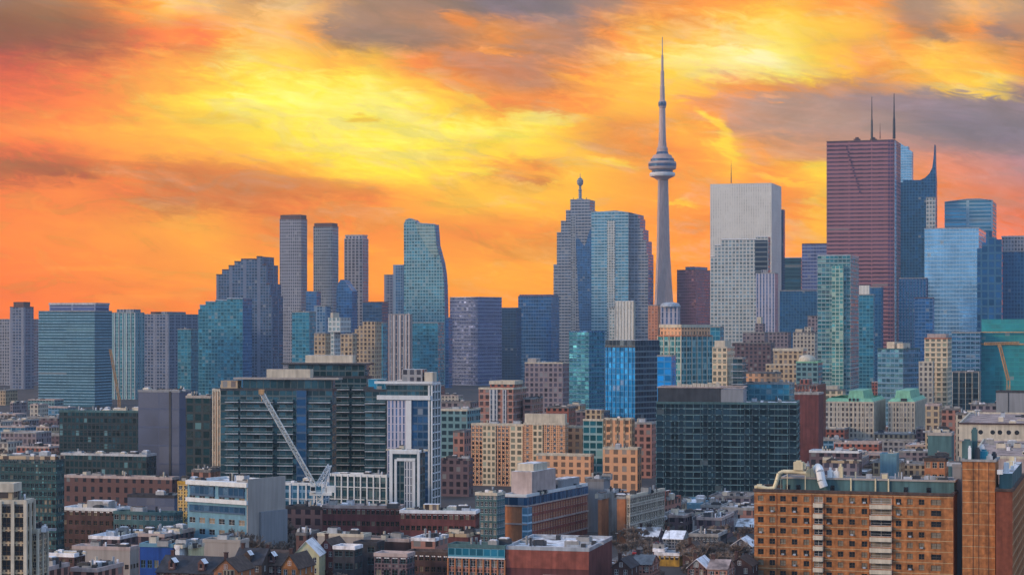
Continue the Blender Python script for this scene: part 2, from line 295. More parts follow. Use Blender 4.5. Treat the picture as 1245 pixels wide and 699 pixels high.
F_('teal_net', (.02,.30,.30), (.01,.24,.27), a=.03, s=.12, rnd=.25, blind=.02, metal=.1, rough=.6)
F_('dark_stripe', (.15,.19,.21), (.02,.045,.08), a=.04, s=.24, rnd=.7, blind=.03)
F_('dark_hotel', (.05,.085,.10), (.010,.035,.05), a=.04, s=.16, rnd=1.0, blind=.015, bcol=(.12,.14,.14))
F_('dark_condo', (.07,.10,.11), (.025,.08,.10), a=.06, s=.18, rnd=1.1, blind=.06, bcol=(.12,.16,.15))
F_('dark_pixel', (.022,.035,.04), (.012,.05,.06), a=.14, s=.22, rnd=1.1, blind=.09, bcol=(.18,.34,.35))
F_('dark_dots', (.03,.055,.06), (.05,.16,.16), a=.22, s=.4, rnd=.5, blind=.2, bcol=(.2,.4,.4))
# masonry
F_('brick_orange', (.70,.36,.19), (.34,.22,.15), a=.24, s=.3, rnd=1.0, blind=.3, wvar=.2)
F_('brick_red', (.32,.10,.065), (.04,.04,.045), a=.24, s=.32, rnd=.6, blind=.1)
F_('brick_dark', (.115,.055,.05), (.03,.03,.04), a=.3, s=.4, rnd=.4, blind=.12)
F_('brick_plum', (.125,.08,.09), (.055,.045,.06), a=.22, s=.32, rnd=1.1, blind=.15, wvar=.3)
F_('brick_rose', (.36,.17,.13), (.12,.08,.075), a=.2, s=.32, rnd=1.2, blind=.3, wvar=.35)
F_('stone_cream', (.48,.43,.35), (.15,.13,.13), a=.24, s=.26, top=.1, rnd=1.2, blind=.3, wvar=.3)
F_('stone_tan', (.46,.34,.21), (.15,.11,.09), a=.22, s=.28, rnd=1.2, blind=.3, wvar=.3)
F_('stone_grey', (.28,.27,.27), (.10,.10,.12), a=.2, s=.3, rnd=1.2, blind=.2, wvar=.3)
F_('stone_mauve', (.23,.185,.20), (.085,.075,.10), a=.2, s=.3, rnd=1.2, blind=.2, wvar=.3)
F_('cream_green', (.70,.55,.37), (.28,.27,.19), a=.18, s=.3, rnd=1, blind=.25, bcol=(.35,.42,.32))
F_('blue_grid', (.14,.27,.40), (.03,.15,.25), a=.08, s=.3, rnd=.5, blind=.05)
F_('sunset_orange', (.60,.24,.12), (.45,.18,.10), a=.2, s=.3, rnd=.4, blind=.1)  # reflected sunset is put into the wall colour
F_('teal_low', (.13,.25,.27), (.03,.07,.09), a=.16, s=.34, rnd=.6, blind=.08)
F_('blank_blue', (.075,.095,.16), (.07,.09,.15), a=.02, s=.04, rnd=.1, blind=0, metal=0, rough=.6)
P_('roof_grey', (.20,.19,.19), var=.4, scale=.2)
P_('roof_tar', (.07,.065,.07), var=.4, scale=.2)
P_('roof_snow', (.70,.67,.67), rough=.7, c2=(.17,.14,.13), scale=.25, sharp=(.38,.5))
P_('roof_pink', (.46,.34,.30), c2=(.15,.11,.10), scale=.2, sharp=(.36,.62))
P_('snow', (.78,.76,.78), rough=.6, c2=(.38,.34,.33), scale=.35, sharp=(.30,.5))
P_('cream', (.58,.51,.40), var=.2)
P_('white_paint', (.72,.73,.74), var=.12)
P_('pale_metal', (.45,.48,.52), rough=.45, metal=.3)
P_('dark_metal', (.06,.065,.075), rough=.5, metal=.3)
P_('grey_concrete', (.33,.32,.31), var=.25)
P_('pink_concrete', (.46,.36,.33), var=.2)
P_('beige_wall', (.36,.32,.29), var=.12, scale=.08)
P_('grey_wall', (.24,.25,.27), var=.12, scale=.08)
P_('brown_cap', (.16,.09,.08))
P_('copper', (.22,.48,.32), var=.2)
P_('orange_cap', (.42,.16,.09))
P_('slate', (.045,.045,.055), var=.4, scale=.6)
P_('shingle_brown', (.09,.06,.05), var=.4, scale=.8)
P_('brick_red_plain', (.30,.085,.06), var=.3, scale=.5)
F_('condo_dusk', (.13,.17,.26), (.03,.09,.17), a=.12, s=.22, acc=5, accw=1, rnd=.7, blind=.06)
F_('sail_pale', (.36,.47,.45), (.20,.34,.34), a=.05, s=.3, rnd=.4, blind=.02)
F_('sunset_plum_glass', (.25,.13,.17), (.17,.075,.12), a=.06, s=.3, rnd=.5, blind=.02)  # red of the sunset's reflection is put into the glass colour
F_('ochre', (.62,.40,.13), (.06,.05,.05), a=.3, s=.35, rnd=.5)
P_('band_teal', (.24,.42,.54), var=.2)
P_('yellow', (.48,.27,.04), var=.45, scale=.7)
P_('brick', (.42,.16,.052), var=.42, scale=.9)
P_('brick_deep', (.22,.062,.032), var=.25, scale=.9)
P_('brick_orange_plain', (.46,.18,.08), var=.2, scale=.6)
P_('brick_maroon', (.155,.05,.048), var=.3, scale=.25)
P_('brick_brown', (.085,.045,.042), var=.4, scale=.25)
P_('line_cream', (.50,.36,.20), var=.15)
P_('bronze_window', (.16,.10,.05), rough=.35, metal=.3)
P_('glass_dark', (.018,.022,.028), rough=.12, spec=.8, var=.6, scale=.3)
P_('glass_blind', (.26,.21,.15), rough=.4, var=.3, scale=.5)
P_('glass_teal_plain', (.045,.11,.12), rough=.2, metal=.4, var=.5, scale=.4)
P_('teal_paint', (.075,.155,.165), var=.3, scale=.15)
P_('deep_blue', (.015,.07,.30), var=.25)
P_('light_blue', (.14,.29,.38), var=.15)
P_('frame_white', (.60,.62,.63), rough=.5, var=.08)
P_('pipe_cream', (.66,.56,.36), rough=.5, var=.15)
P_('bark', (.16,.125,.10), rough=.9, var=.4, scale=2)
P_('twig', (.25,.19,.155), rough=.95, var=.5, scale=.5)
P_('asphalt', (.05,.048,.052), var=.35, scale=.08)
P_('pavement', (.20,.18,.17), var=.3, scale=.15)
P_('siding_cream', (.62,.57,.34), var=.12, scale=.6)
P_('crane_paint', (.78,.76,.70), rough=.5, var=.15)
P_('crane_rust', (.52,.30,.14), rough=.6, var=.2)
P_('concrete_tower', (.54,.40,.37), var=.22, scale=.02)
P_('tyre', (.02,.02,.02))
# ---------------------------------------------------------------- placing buildings on the slanted street grid
TH = 17.0
def tx(px): return (px - CX) / F
def zat(py, Y): return EYE - (py - HZ) * Y / F
def rect(x0, x1, Y, xm=None, dep=25.0, th=TH, maxb=110.0):
    """left end x0, near corner xm at distance Y, right end x1 (columns of the view) -> footprint, counter-clockwise"""
    s, c = math.sin(R(th)), math.cos(R(th)); t1 = tx(x1)
    if xm is None: tm = min(t1, (t1 * (Y + dep * c) - dep * s) / Y); b = dep
    else:
        tm = tx(xm); k = s - t1 * c
        b = (t1 * Y - tm * Y) / k if k > .01 else maxb
        b = max(6.0, min(maxb, b))
    C = Vector((tm * Y, Y)); t0 = tx(x0); a = (C.x - t0 * C.y) / (c + t0 * s)
    Lf = C + a * Vector((-c, s)); Rr = C + b * Vector((s, c)); return [Lf, C, Rr, Lf + (Rr - C)]
def centroid(ft): return sum(ft, Vector((0, 0))) / len(ft)
def grow(ft, d):
    """offset a rectangle outward by d metres"""
    e = (ft[1] - ft[0]).normalized(); f = (ft[2] - ft[1]).normalized()
    return [ft[0] - e * d - f * d, ft[1] + e * d - f * d, ft[2] + e * d + f * d, ft[3] - e * d + f * d]
def sub(ft, u0, u1, v0, v1):
    e = ft[1] - ft[0]; f = ft[2] - ft[1]
    return [ft[0] + e * u0 + f * v0, ft[0] + e * u1 + f * v0, ft[0] + e * u1 + f * v1, ft[0] + e * u0 + f * v1]
def ring(mb, ft, d0, d1, z0, z1, m=0):
    o, i = grow(ft, d1), grow(ft, d0); n = 4
    for k in range(n):
        a, b, c, d = o[k], o[(k + 1) % n], i[(k + 1) % n], i[k]
        mb.face([(a.x, a.y, z0), (b.x, b.y, z0), (b.x, b.y, z1), (a.x, a.y, z1)], m)
        mb.face([(a.x, a.y, z1), (b.x, b.y, z1), (c.x, c.y, z1), (d.x, d.y, z1)], m)
        mb.face([(c.x, c.y, z0), (d.x, d.y, z0), (d.x, d.y, z1), (c.x, c.y, z1)], m)
        mb.face([(b.x, b.y, z0), (a.x, a.y, z0), (d.x, d.y, z0), (c.x, c.y, z0)], m)
rng = random.Random(11)
_wm = {}
def window_mesh(w, h, kind, frame):
    k = (round(w, 2), round(h, 2), kind, frame)
    if k in _wm: return _wm[k]
    mb = MB(); t = .07; g = 1
    mb.face([(-w / 2, .18, -h / 2), (w / 2, .18, -h / 2), (w / 2, .18, h / 2), (-w / 2, .18, h / 2)], 1)
    for x in (-w / 2 + t / 2, 0, w / 2 - t / 2): mb.box((x, .12, -h / 2), (t, .08, h), m=0)
    mb.box((0, .10, -h / 2), (w, .12, t), m=0); mb.box((0, .12, h / 2 - t), (w, .08, t), m=0)
    mb.box((0, .10, -h * .08), (w, .06, t * .7), m=0)
    gm = {'d': 'glass_dark', 'b': 'glass_blind', 't': 'glass_teal_plain'}[kind]
    _wm[k] = mb.build('window', [M_[frame], M_[gm]], mesh_only=True); return _wm[k]
def punched(mb, p0, p1, z0, z1, cols, rows, m=0, d=.3, bay=3.0, skip=None):
    """wall plane from p0 to p1 with real openings at cols x rows (metres along, metres up)"""
    e = (p1 - p0); Wd = e.length; e = e / Wd; nrm = Vector((e.y, -e.x)); out = []
    us = sorted({0.0, Wd, *[c for a in cols for c in a]}); vs = sorted({z0, z1, *[r for a in rows for r in a]})
    cs = {round(a[0], 4): i for i, a in enumerate(cols)}; rs = {round(a[0], 4): i for i, a in enumerate(rows)}
    P = lambda u, z, q=0.0: (p0.x + e.x * u - nrm.x * q, p0.y + e.y * u - nrm.y * q, z)
    for i in range(len(us) - 1):
        ci = cs.get(round(us[i], 4))
        # merge runs with no opening into one tall quad
        if ci is None:
            mb.face([P(us[i], z0), P(us[i + 1], z0), P(us[i + 1], z1), P(us[i], z1)], m, [(us[i], z0), (us[i + 1], z0), (us[i + 1], z1), (us[i], z1)]); continue
        for j in range(len(vs) - 1):
            rj = rs.get(round(vs[j], 4)); u0, u1, v0, v1 = us[i], us[i + 1], vs[j], vs[j + 1]
            if rj is None or (skip and skip(ci, rj)):
                mb.face([P(u0, v0), P(u1, v0), P(u1, v1), P(u0, v1)], m, [(u0, v0), (u1, v0), (u1, v1), (u0, v1)]); continue
            mb.face([P(u0, v0), P(u0, v0, d), P(u1, v0, d), P(u1, v0)], m); mb.face([P(u0, v1), P(u1, v1), P(u1, v1, d), P(u0, v1, d)], m)
            mb.face([P(u0, v0), P(u0, v1), P(u0, v1, d), P(u0, v0, d)], m); mb.face([P(u1, v0), P(u1, v0, d), P(u1, v1, d), P(u1, v1)], m)
            mb.face([P(u0, v0, d), P(u1, v0, d), P(u1, v1, d), P(u0, v1, d)], m)
            out.append((Vector(P((u0 + u1) / 2, (v0 + v1) / 2)), u1 - u0, v1 - v0, math.atan2(e.y, e.x)))
    return out
def add_windows(root, ops, frame='bronze_window', kinds='ddddb', cap=100):
    ops = sorted(ops, key=lambda o: -o[0].z) if len(ops) > cap else ops
    for c, w, h, ang in ops[:cap]:
        put('window', window_mesh(w, h, rng.choice(kinds), frame), root, c, ang)
    rest = ops[cap:]
    if rest:
        mb = MB()
        for c, w, h, ang in rest:
            ca, sa = math.cos(ang), math.sin(ang); n = Vector((sa, -ca, 0)); e = Vector((ca, sa, 0)); q = c - n * .18
            mb.face([q - e * w / 2 - Vector((0, 0, h / 2)), q + e * w / 2 - Vector((0, 0, h / 2)), q + e * w / 2 + Vector((0, 0, h / 2)), q - e * w / 2 + Vector((0, 0, h / 2))], rng.choice((0, 0, 0, 1)))
        tag(mb.build('window_grid', [M_['glass_dark'], M_['glass_blind']], root), kind='stuff')
def even(Wd, n, w, m0=0.0):
    """n openings of width w spread evenly"""
    p = (Wd - 2 * m0) / n; return [(m0 + p * (i + .5) - w / 2, m0 + p * (i + .5) + w / 2) for i in range(n)]
LAND = []      # (px, py, phrase) of named neighbours, for the labels of the small blocks between them
def B(name, label, x0, x1, yt, Y, mat, xm=None, dep=25, th=TH, roof='roof_grey', cap=None, bay=3.6, fh=3.6, tiers=(), pent=(), units=0,
      bands=None, win=None, cat=None, group=None, parapet=.5, z0=0.0, snow=False, fins=None, maxb=110):
    ft = rect(x0, x1, Y, xm, dep, th, maxb); c = centroid(ft); z = zat(yt, Y)
    root = empty(name, (c.x, c.y, z0)); tag(root, label, cat or 'building', group)
    lf = [p - c for p in ft]; H = z - z0
    mb = MB()
    if win:
        nb, nf, ww, wh = win[:4]; frame = win[4] if len(win) > 4 else 'bronze_window'; capn = win[5] if len(win) > 5 else 60
        base = win[6] if len(win) > 6 else .6; ops = []
        nf = max(nf, round((H - base) / 3.3)) if not (len(win) > 7 and win[7] < 0) and base < 1 else nf; st = (H - base) / nf; wh = min(wh, st * .7); rows = [(base + st * i + (st - wh) / 2, base + st * i + (st + wh) / 2) for i in range(nf)]
        WA = (lf[1] - lf[0]).length; WB = (lf[2] - lf[1]).length; pitch = WA / nb; ww = min(ww, pitch * .72)
        ops += punched(mb, lf[0], lf[1], 0, H, even(WA, nb, ww), rows)
        nb2 = win[7] if len(win) > 7 and win[7] > 0 else max(1, round(WB / pitch)); ww = win[2]; ops += punched(mb, lf[1], lf[2], 0, H, even(WB, nb2, min(ww, WB / nb2 * .72)), rows)
        for k in (2, 3):
            a, b = lf[k], lf[(k + 1) % 4]; mb.face([(a.x, a.y, 0), (b.x, b.y, 0), (b.x, b.y, H), (a.x, a.y, H)])
    else: mb.prism(lf, 0, H, bay=bay, fh=fh, top=False)
    mb.build('wall', M_[mat], root)
    if win: add_windows(root, ops, frame, cap=capn)
    rb = MB(); rb.prism(grow(lf, -.12), H - 1.2, H - .45 if parapet else H + .05, mt=0); rb.build('roof', M_[roof], root)
    if parapet:
        pb = MB(); ring(pb, lf, -.45, .12, H - .7, H + parapet * .6); pb.build('parapet', M_[cap or ('roof_grey' if roof != 'roof_grey' else 'grey_concrete')], root)
    for t in tiers:      # (u0,u1,v0,v1,ytop,mat)
        s = sub(lf, *t[:4]); zt = zat(t[4], Y) - z0
        tb = MB(); tb.prism(s, H - .44, zt, 0, 1, bay=bay, fh=fh); tb.build('upper_block', [M_[t[5] if len(t) > 5 else mat], M_[roof]], root)
        if len(t) > 6:
            kb = MB(); ring(kb, s, -.4, .5, zt - 1.2, zt + .8); kb.build('crown_band', M_[t[6]], root)
    for t in pent:       # (u0,u1,v0,v1,height,mat)
        s = sub(lf, *t[:4]); tb = MB(); tb.prism(s, H - .44, H + t[4], 0, 1); tb.build('penthouse', [M_[t[5]], M_[roof]], root)
    ang = math.atan2((lf[1] - lf[0]).y, (lf[1] - lf[0]).x)
    if Y < 900 and cat != 'house': units = units + 4
    for k in range(units):
        u, v = rng.uniform(.08, .92), rng.uniform(.15, .85); p = lf[0] + (lf[1] - lf[0]) * u + (lf[2] - lf[1]) * v
        w, d, h = rng.uniform(1.5, 4), rng.uniform(1.5, 3.5), rng.uniform(.9, 2.2)
        ub = MB(); kind_ = rng.random()
        if kind_ < .3: ub.box((0, 0, .3), (rng.uniform(4, 9), .6, .6), 0, 0); ub.box((1.2, 0, 0), (1.2, 1.2, 1.3), 0, 1)
        elif kind_ < .5: ub.bar((0, 0, 0), (0, 0, 2.4), .35, 0, 8); ub.bar((1.1, .3, 0), (1.1, .3, 1.7), .25, 1, 8)
        else: ub.box((0, 0, 0), (w, d, h), 0, 0); ub.box((0, 0, h), (w * .7, d * .7, .25), 0, 1)
        ub.build('rooftop_unit', [M_[rng.choice(['pale_metal', 'grey_concrete', 'cream', 'dark_metal'])], M_['snow' if rng.random() < .4 else 'dark_metal']], root, (p.x, p.y, H - .45)).rotation_euler = (0, 0, ang)
    if bands:            # (material, height, proud, storeys, name)
        bm_, bh, pr, n = bands[:4]
        bb = MB()
        for i in range(1, n): ring(bb, lf, -.02, pr, H * i / n - bh / 2, H * i / n + bh / 2)
        bb.build(bands[4] if len(bands) > 4 else 'floor_band', M_[bm_], root)
    if fins:             # (material, width, proud, bays)
        fm, fw, pr, n = fins; fb = MB(); e = (lf[1] - lf[0]); f = lf[2] - lf[1]
        for i in range(n + 1):
            p = lf[0] + e * (i / n); fb.box((p.x, p.y, 0), (fw, pr * 2, H), ang)
        m2 = max(1, round(n * f.length / e.length))
        for i in range(1, m2 + 1):
            p = lf[1] + f * (i / m2); fb.box((p.x, p.y, 0), (pr * 2, fw, H), ang)
        fb.build('facade_rib', M_[fm], root)
    LAND.append(((x0 + x1) / 2, yt, label)); root['H'] = H
    return root, lf, H
def O(name, label, outline, Y, mat, dep=30, th=TH, roof='roof_grey', bay=3.6, fh=3.6, xc=None, cat='building', group=None, side=None, capm=None):
    """block whose front is an outline (view columns and rows) standing on its slanted plane at distance Y and running back dep metres"""
    s, c = math.sin(R(th)), math.cos(R(th)); xr = max(p[0] for p in outline); Cc = Vector((tx(xr) * Y, Y))
    pts = []
    for px, py in outline:
        t = tx(px); a = (Cc.x - t * Cc.y) / (c + t * s); P = Cc + a * Vector((-c, s)); pts.append((P.x, P.y, zat(py, P.y), -a))
    f = Vector((s, c)) * dep; a0 = pts[0]; a1 = pts[-1]
    lo = [(a0[0], a0[1], 0, a0[3])] + pts + [(a1[0], a1[1], 0, a1[3])]
    mid = Vector((sum(p[0] for p in lo) / len(lo), sum(p[1] for p in lo) / len(lo))) + f / 2
    root = empty(name, (mid.x, mid.y, 0)); tag(root, label, cat, group)
    q = [(p[0] - mid.x, p[1] - mid.y, p[2]) for p in lo]; mb = MB(); n = len(q)
    mb.face([q[i] for i in range(n - 1, -1, -1)], 0, [(lo[i][3] / bay, lo[i][2] / fh) for i in range(n - 1, -1, -1)])
    bk = [(p[0] + f.x, p[1] + f.y, p[2]) for p in q]
    mb.face(bk, 0, [(lo[i][3] / bay, lo[i][2] / fh) for i in range(n)])
    for i in range(n - 1):
        a, b = lo[i], lo[i + 1]; flat = abs(b[2] - a[2]) < .8 * abs(b[3] - a[3])
        nd = round(dep / bay)
        mb.face([q[i], q[i + 1], bk[i + 1], bk[i]], 1 if flat else 2, [(0, a[2] / fh), (0, b[2] / fh), (nd, b[2] / fh), (nd, a[2] / fh)])
    mb.build('wall', [M_[mat], M_[roof], M_[side or mat]], root)
    if capm:
        cb = MB()
        for i in range(1, n - 2):
            if abs(q[i][2] - q[i + 1][2]) < 3 and abs(lo[i][3] - lo[i + 1][3]) > 2: cb.bar(q[i], q[i + 1], .7, 0)
        cb.build('crown_band', M_[capm], root)
    LAND.append((sum(p[0] for p in outline) / len(outline), min(p[1] for p in outline), label))
    return root, Vector((mid.x, mid.y, 0)), pts
def oplane(root, poly, Y, xr, mat, name, pr=.6, th=TH, bay=3.6, fh=3.6):
    """a slightly proud panel on the slanted front of a block made with O"""
    s, c = math.sin(R(th)), math.cos(R(th)); Cc = Vector((tx(xr) * Y, Y)); P = []; uv = []; rl = root.location
    for px, py in poly:
        t = tx(px); a = (Cc.x - t * Cc.y) / (c + t * s); q = Cc + a * Vector((-c, s)); z = max(0, zat(py, q.y)); P.append(Vector((q.x - rl.x, q.y - rl.y, z))); uv.append((-a / bay, z / fh))
    n = Vector((-s, -c, 0)) * pr; f = [p + n for p in P]; mb = MB()
    if sum(a.x * b.z - b.x * a.z for a, b in zip(P, P[1:] + P[:1])) < 0: f.reverse(); uv.reverse(); P.reverse()
    mb.face(f, 0, uv)
    for i in range(len(P)): j = (i + 1) % len(P); mb.face([P[i] + n * .02, P[j] + n * .02, f[j], f[i]])
    mb.build(name, M_[mat], root)
def mast(root, px, y0, y1, Y, w, mat='dark_metal', name='antenna', yoff=0):
    """antenna on a building: rises from view row y0 to y1"""
    Yq = Y + yoff; x = tx(px) * Yq; r = root.location; mb = MB()
    zb, zt = zat(y0, Yq), zat(y1, Yq); zm = zb + (zt - zb) * .45
    mb.bar((x - r.x, Yq - r.y, zb), (x - r.x, Yq - r.y, zm), (w, w * .8), 0, 6); mb.bar((x - r.x, Yq - r.y, zm), (x - r.x, Yq - r.y, zt), (w * .6, w * .25), 0, 6)
    mb.build(name, M_[mat], root)
# ================================================================ ground, streets
g = MB(); g.face([(-6000, -300, 0), (6000, -300, 0), (6000, 3650, 0), (-6000, 3650, 0)], 0)
P_('ground', (.075, .062, .058), var=.5, scale=.03)
tag(g.build('ground', M_['ground']), kind='structure')
S_, C_ = math.sin(R(TH)), math.cos(R(TH)); U = Vector((-C_, S_)); V = Vector((S_, C_))   # left along the fronts; away from the viewer
def strip(name, p, q, w, z, mat, h=0):
    d = (q - p).normalized(); n = Vector((-d.y, d.x)) * w / 2; mb = MB()
    ft = [p - n, q - n, q + n, p + n]
    if (ft[1] - ft[0]).cross(ft[2] - ft[1]) < 0: ft.reverse()
    if h: mb.prism(ft, 0, h, top=True)
    else: mb.face([(a.x, a.y, z) for a in ft])
    o = mb.build(name, M_[mat]); tag(o, kind='structure'); return o
def at(px, py, z=0.0):
    Y = (EYE - z) * F / (py - HZ); return Vector((tx(px) * Y, Y))
P_('road_paint', (.7, .7, .68))
def road(p, q, w=11):
    strip('road', p, q, w, .006, 'asphalt'); d = (q - p).normalized(); n = Vector((-d.y, d.x))
    for s in (-1, 1): strip('pavement', p + n * s * (w / 2 + 1.6), q + n * s * (w / 2 + 1.6), 3, 0, 'pavement', .14)
    mb = MB(); Ld = (q - p).length; k = 0
    while k * 8 < Ld - 4:
        a = p + d * k * 8; b = a + d * 3.5; m = n * .09
        mb.face([(a.x - m.x, a.y - m.y, .012), (b.x - m.x, b.y - m.y, .012), (b.x + m.x, b.y + m.y, .012), (a.x + m.x, a.y + m.y, .012)][::-1]); k += 1
    tag(mb.build('road_markings', M_['road_paint']), kind='structure')
road(at(742, 697), at(742, 697) + V * 520, 12)
road(at(120, 690) - V * 40, at(120, 690) + V * 330, 10)
road(at(742, 664) + U * 8, at(742, 664) + U * 320, 9)
road(at(742, 640) - U * 8, at(742, 640) - U * 110, 9)
# ================================================================ far skyline, left to right
G1 = 'far towers of the left skyline'; G2 = 'downtown office towers'
B('slab_block', 'low grey-mauve slab block at the left edge of the skyline under orange sky', -30, 50, 388, 2600, 'tower_mauve', dep=30, group=G1, fh=4)
B('apartment_tower', 'dark tower with a wider flat cap rising from the leftmost slab block', 12, 41, 373, 2450, 'condo_purple', dep=22, group=G1, cap='brown_cap', pent=((.15,.85,.15,.85,6,'brown_cap'),))
B('office_tower', 'broad office tower with bright horizontal stripes and a set-back top, left', 47, 136, 378, 1900, 'office_stripe', xm=115, group=G1, fh=4, bay=30, tiers=((.16,.98,.1,.9,369,'glass_purple','pale_metal'),), bands=('band_teal', .95, .35, 33))
B('condo_tower', 'green-teal condo tower with vertical bays, just right of the striped office tower', 135, 175, 380, 2100, 'condo_teal', xm=164, group=G1, tiers=((.2,.9,.1,.9,376,'tower_grey'),), units=2, fins=('pale_metal', .8, .6, 6))
B('condo_tower', 'wide plum-blue condo slab between the green-teal condo and the stepped teal tower', 172, 243, 382, 2300, 'condo_purple', xm=205, group=G1, pent=((.1,.3,.2,.8,3,'brown_cap'),(.5,.7,.2,.8,3,'tower_grey')), units=3)
B('condo_tower', 'narrow teal condo with a pale roof in front of the plum-blue slab', 216, 242, 400, 2200, 'glass_teal', xm=232, group=G1, units=1)
O('condo_tower', 'dusky tower whose roof climbs in steps to a peak on the right', [(263,334),(270,334),(270,328),(278,328),(278,323),(285,323),(285,318),(293,318),(293,315),(312,315),(312,312),(319,312),(319,322),(324,322),(324,345),(328,345),(328,360),(330,360)], 2400, 'condo_dusk', dep=34, group=G1, side='condo_dusk', capm='brown_cap')
O('condo_tower', 'teal tower with a slanting stepped roof, in front of the dusky peaked tower', [(241,376),(243,376),(243,371),(250,371),(250,367),(262,367),(262,365),(276,365),(276,363),(295,363)], 2150, 'glass_teal', dep=24, group=G1, side='glass_blue', capm='pale_metal')
B('condo_tower', 'tallest of the three slim towers at left, with a flat dark brown cap', 340, 373.5, 266, 2700, 'tower_mauve', xm=366, group=G1, cap='brown_cap', bay=3.2, fh=4.2, tiers=((.02,.98,.04,.96,261,'brown_cap'),), units=3)
B('condo_tower', 'middle one of the three slim towers, dark cap, slightly shorter', 381, 411.5, 275, 2750, 'tower_grey', xm=404, group=G1, cap='brown_cap', bay=3.2, fh=4.2, tiers=((.03,.97,.05,.95,271,'brown_cap'),), units=3)
B('condo_tower', 'shortest of the three slim towers, with an open white crown', 418.5, 448, 290, 2800, 'tower_mauve', xm=441, group=G1, cap='pale_metal', bay=5, fh=4.2, tiers=((.04,.96,.08,.92,286,'pier_grey','pale_metal'),))
B('condo_tower', 'small blue block filling the gap between the first two slim towers', 372, 390, 354, 2600, 'glass_blue', dep=14, group=G1)
O('office_tower', 'blue block with a peaked dark gable between the second and third slim towers', [(409,352),(412,343),(414,340),(418,340),(421,345),(428,354)], 2500, 'glass_blue', dep=18, group=G1, roof='brown_cap')
B('condo_tower', 'teal glass block standing in front of the tallest slim tower', 355, 384, 379, 2050, 'glass_teal', xm=376, group=G1, units=2)
B('condo_tower', 'grey-blue block in front of the middle slim tower', 382, 402, 372, 2250, 'condo_blue', dep=16, group=G1)
B('condo_tower', 'dark blue block with a flat brown roof left of the sail tower', 441, 472, 367, 2300, 'glass_navy', dep=20, group=G1, cap='brown_cap')
r, lf, H = B('office_building', 'white concrete block widening at its top like a T, below the slim towers', 402, 414, 403, 1680, 'white_grid', dep=14, parapet=0)
tb = MB(); s = sub(lf, -.55, 2.9, -.1, 1.6); tb.prism(s, H - .4, zat(386, 1680), 0, 1, bay=3.4, fh=3.6); tb.build('upper_block', [M_['white_grid'], M_['roof_pink']], r)
tb = MB(); s = sub(lf, -.4, .3, .2, 1.2); tb.prism(s, zat(386, 1680), zat(380, 1680), 0, 1); tb.build('penthouse', [M_['cream'], M_['roof_pink']], r)
B('office_building', 'small orange-beige block left of the white T-shaped block', 382, 403, 405, 1750, 'stone_tan', dep=14)
B('office_building', 'sandy ribbed block tucked under the white T-shaped block', 414, 434, 406, 1640, 'stone_tan', dep=10, units=1)
O('office_building', 'beige tower with a stepped left shoulder beside the white T-shaped block', [(427,405),(431,405),(431,400),(436,400),(436,396),(441,396),(441,391),(456,391)], 1780, 'stone_tan', dep=16)
B('condo_tower', 'narrow bright teal block left of the pinstriped tower', 456, 471, 392, 1850, 'glass_teal', dep=12)
r, m, pts = O('sail_tower', 'curved sail-shaped glass tower bulging to the right, with a pointed left peak', [(491,272),(493,268),(498,266),(503,267),(507,271),(513,272),(529,273),(530,283),(531,298),(534,309),(537,320),(539,333),(540,347),(540.5,365),(541,400)], 2500, 'sail_mottled', dep=14, side='glass_blue', group=G1, fh=4, capm='pale_metal')
oplane(r, [(504,272),(513,274),(528,275),(529.5,284),(530.5,298),(533.5,310),(527,313),(518,299),(510,285)], 2500, 541, 'sail_pale', 'sail_panel', fh=4)
B('condo_tower', 'stepped blue shoulder tower attached to the left of the sail tower', 478, 495, 322, 2550, 'condo_blue', dep=16, group=G1, cap='pale_metal')
B('condo_tower', 'lower outer shoulder tower left of the sail tower', 467, 482, 334, 2600, 'condo_purple', dep=14, group=G1)
B('office_tower', 'mauve pinstriped block in front of the sail tower', 473, 500, 382, 1900, 'pier_white', xm=498, group=G1, bay=5, fh=6, units=1, fins=('pink_concrete', .9, .5, 7))
B('condo_tower', 'teal block low in front of the right side of the sail tower', 500, 540, 392, 2300, 'glass_teal', dep=22, group=G1)
B('office_tower', 'small dim blue block between the sail tower and the banded purple office', 535, 550, 386, 2500, 'glass_blue', dep=14, group=G1)
B('office_tower', 'banded purple office block with two broad faces', 547, 610, 361, 2600, 'glass_purple', xm=581, th=38, group=G1, cap='pale_metal', fh=4.6, bay=4, bands=('glass_purple', .6, .3, 22))
B('office_tower', 'low dark blue block between two broad blue-purple office blocks', 607, 634, 374, 2700, 'glass_navy', dep=25, group=G1)
B('office_tower', 'broad plain blue office block left of the stepped spire tower', 630, 680, 360, 2750, 'glass_blue', dep=40, group=G1, cap='brown_cap', fh=4.6, tiers=((.02,.98,.05,.95,358,'glass_purple'),))
# stepped tower with spire, and its broad neighbour
r, m, pts = O('office_tower', 'grey stepped tower crowned by a slim spire with a bulb', [(673,390),(673,322),(677,322),(677,283),(682,283),(682,269),(688,269),(688,256),(693.5,256),(693.5,243),(717,243),(717,256),(721,256),(721,270),(723,270)], 2950, 'stone_step', dep=30, side='stone_step', group=G2, bay=5, fh=4.4, capm='pale_metal')
oplane(r, [(700,286),(711,300),(717,280),(722.5,272),(722.5,430),(706,430)], 2950, 723, 'glass_blue', 'shade_panel')  # blue shade of the right side, put on as a dark panel
oplane(r, [(694,262),(700,262),(700,430),(694,430)], 2950, 723, 'tower_grey', 'corner_bay')
sb = MB(); X0 = tx(705.5) * 2958 - r.location.x; Y0 = 2958 + 6 - r.location.y; z0 = zat(243.5, 2958)
q = 2958 / F; sb.lathe([(5.2, 0), (5.2, 3), (2.4, 4), (2.2, 14), (2.8, 16), (1.7, 17), (1.7, 22), (4.0, 24), (4.6, 27), (4.6, 30), (3.0, 32.5), (1.2, 34), (.5, 35), (.25, 41)], (X0, Y0, z0 - 1), n=12)
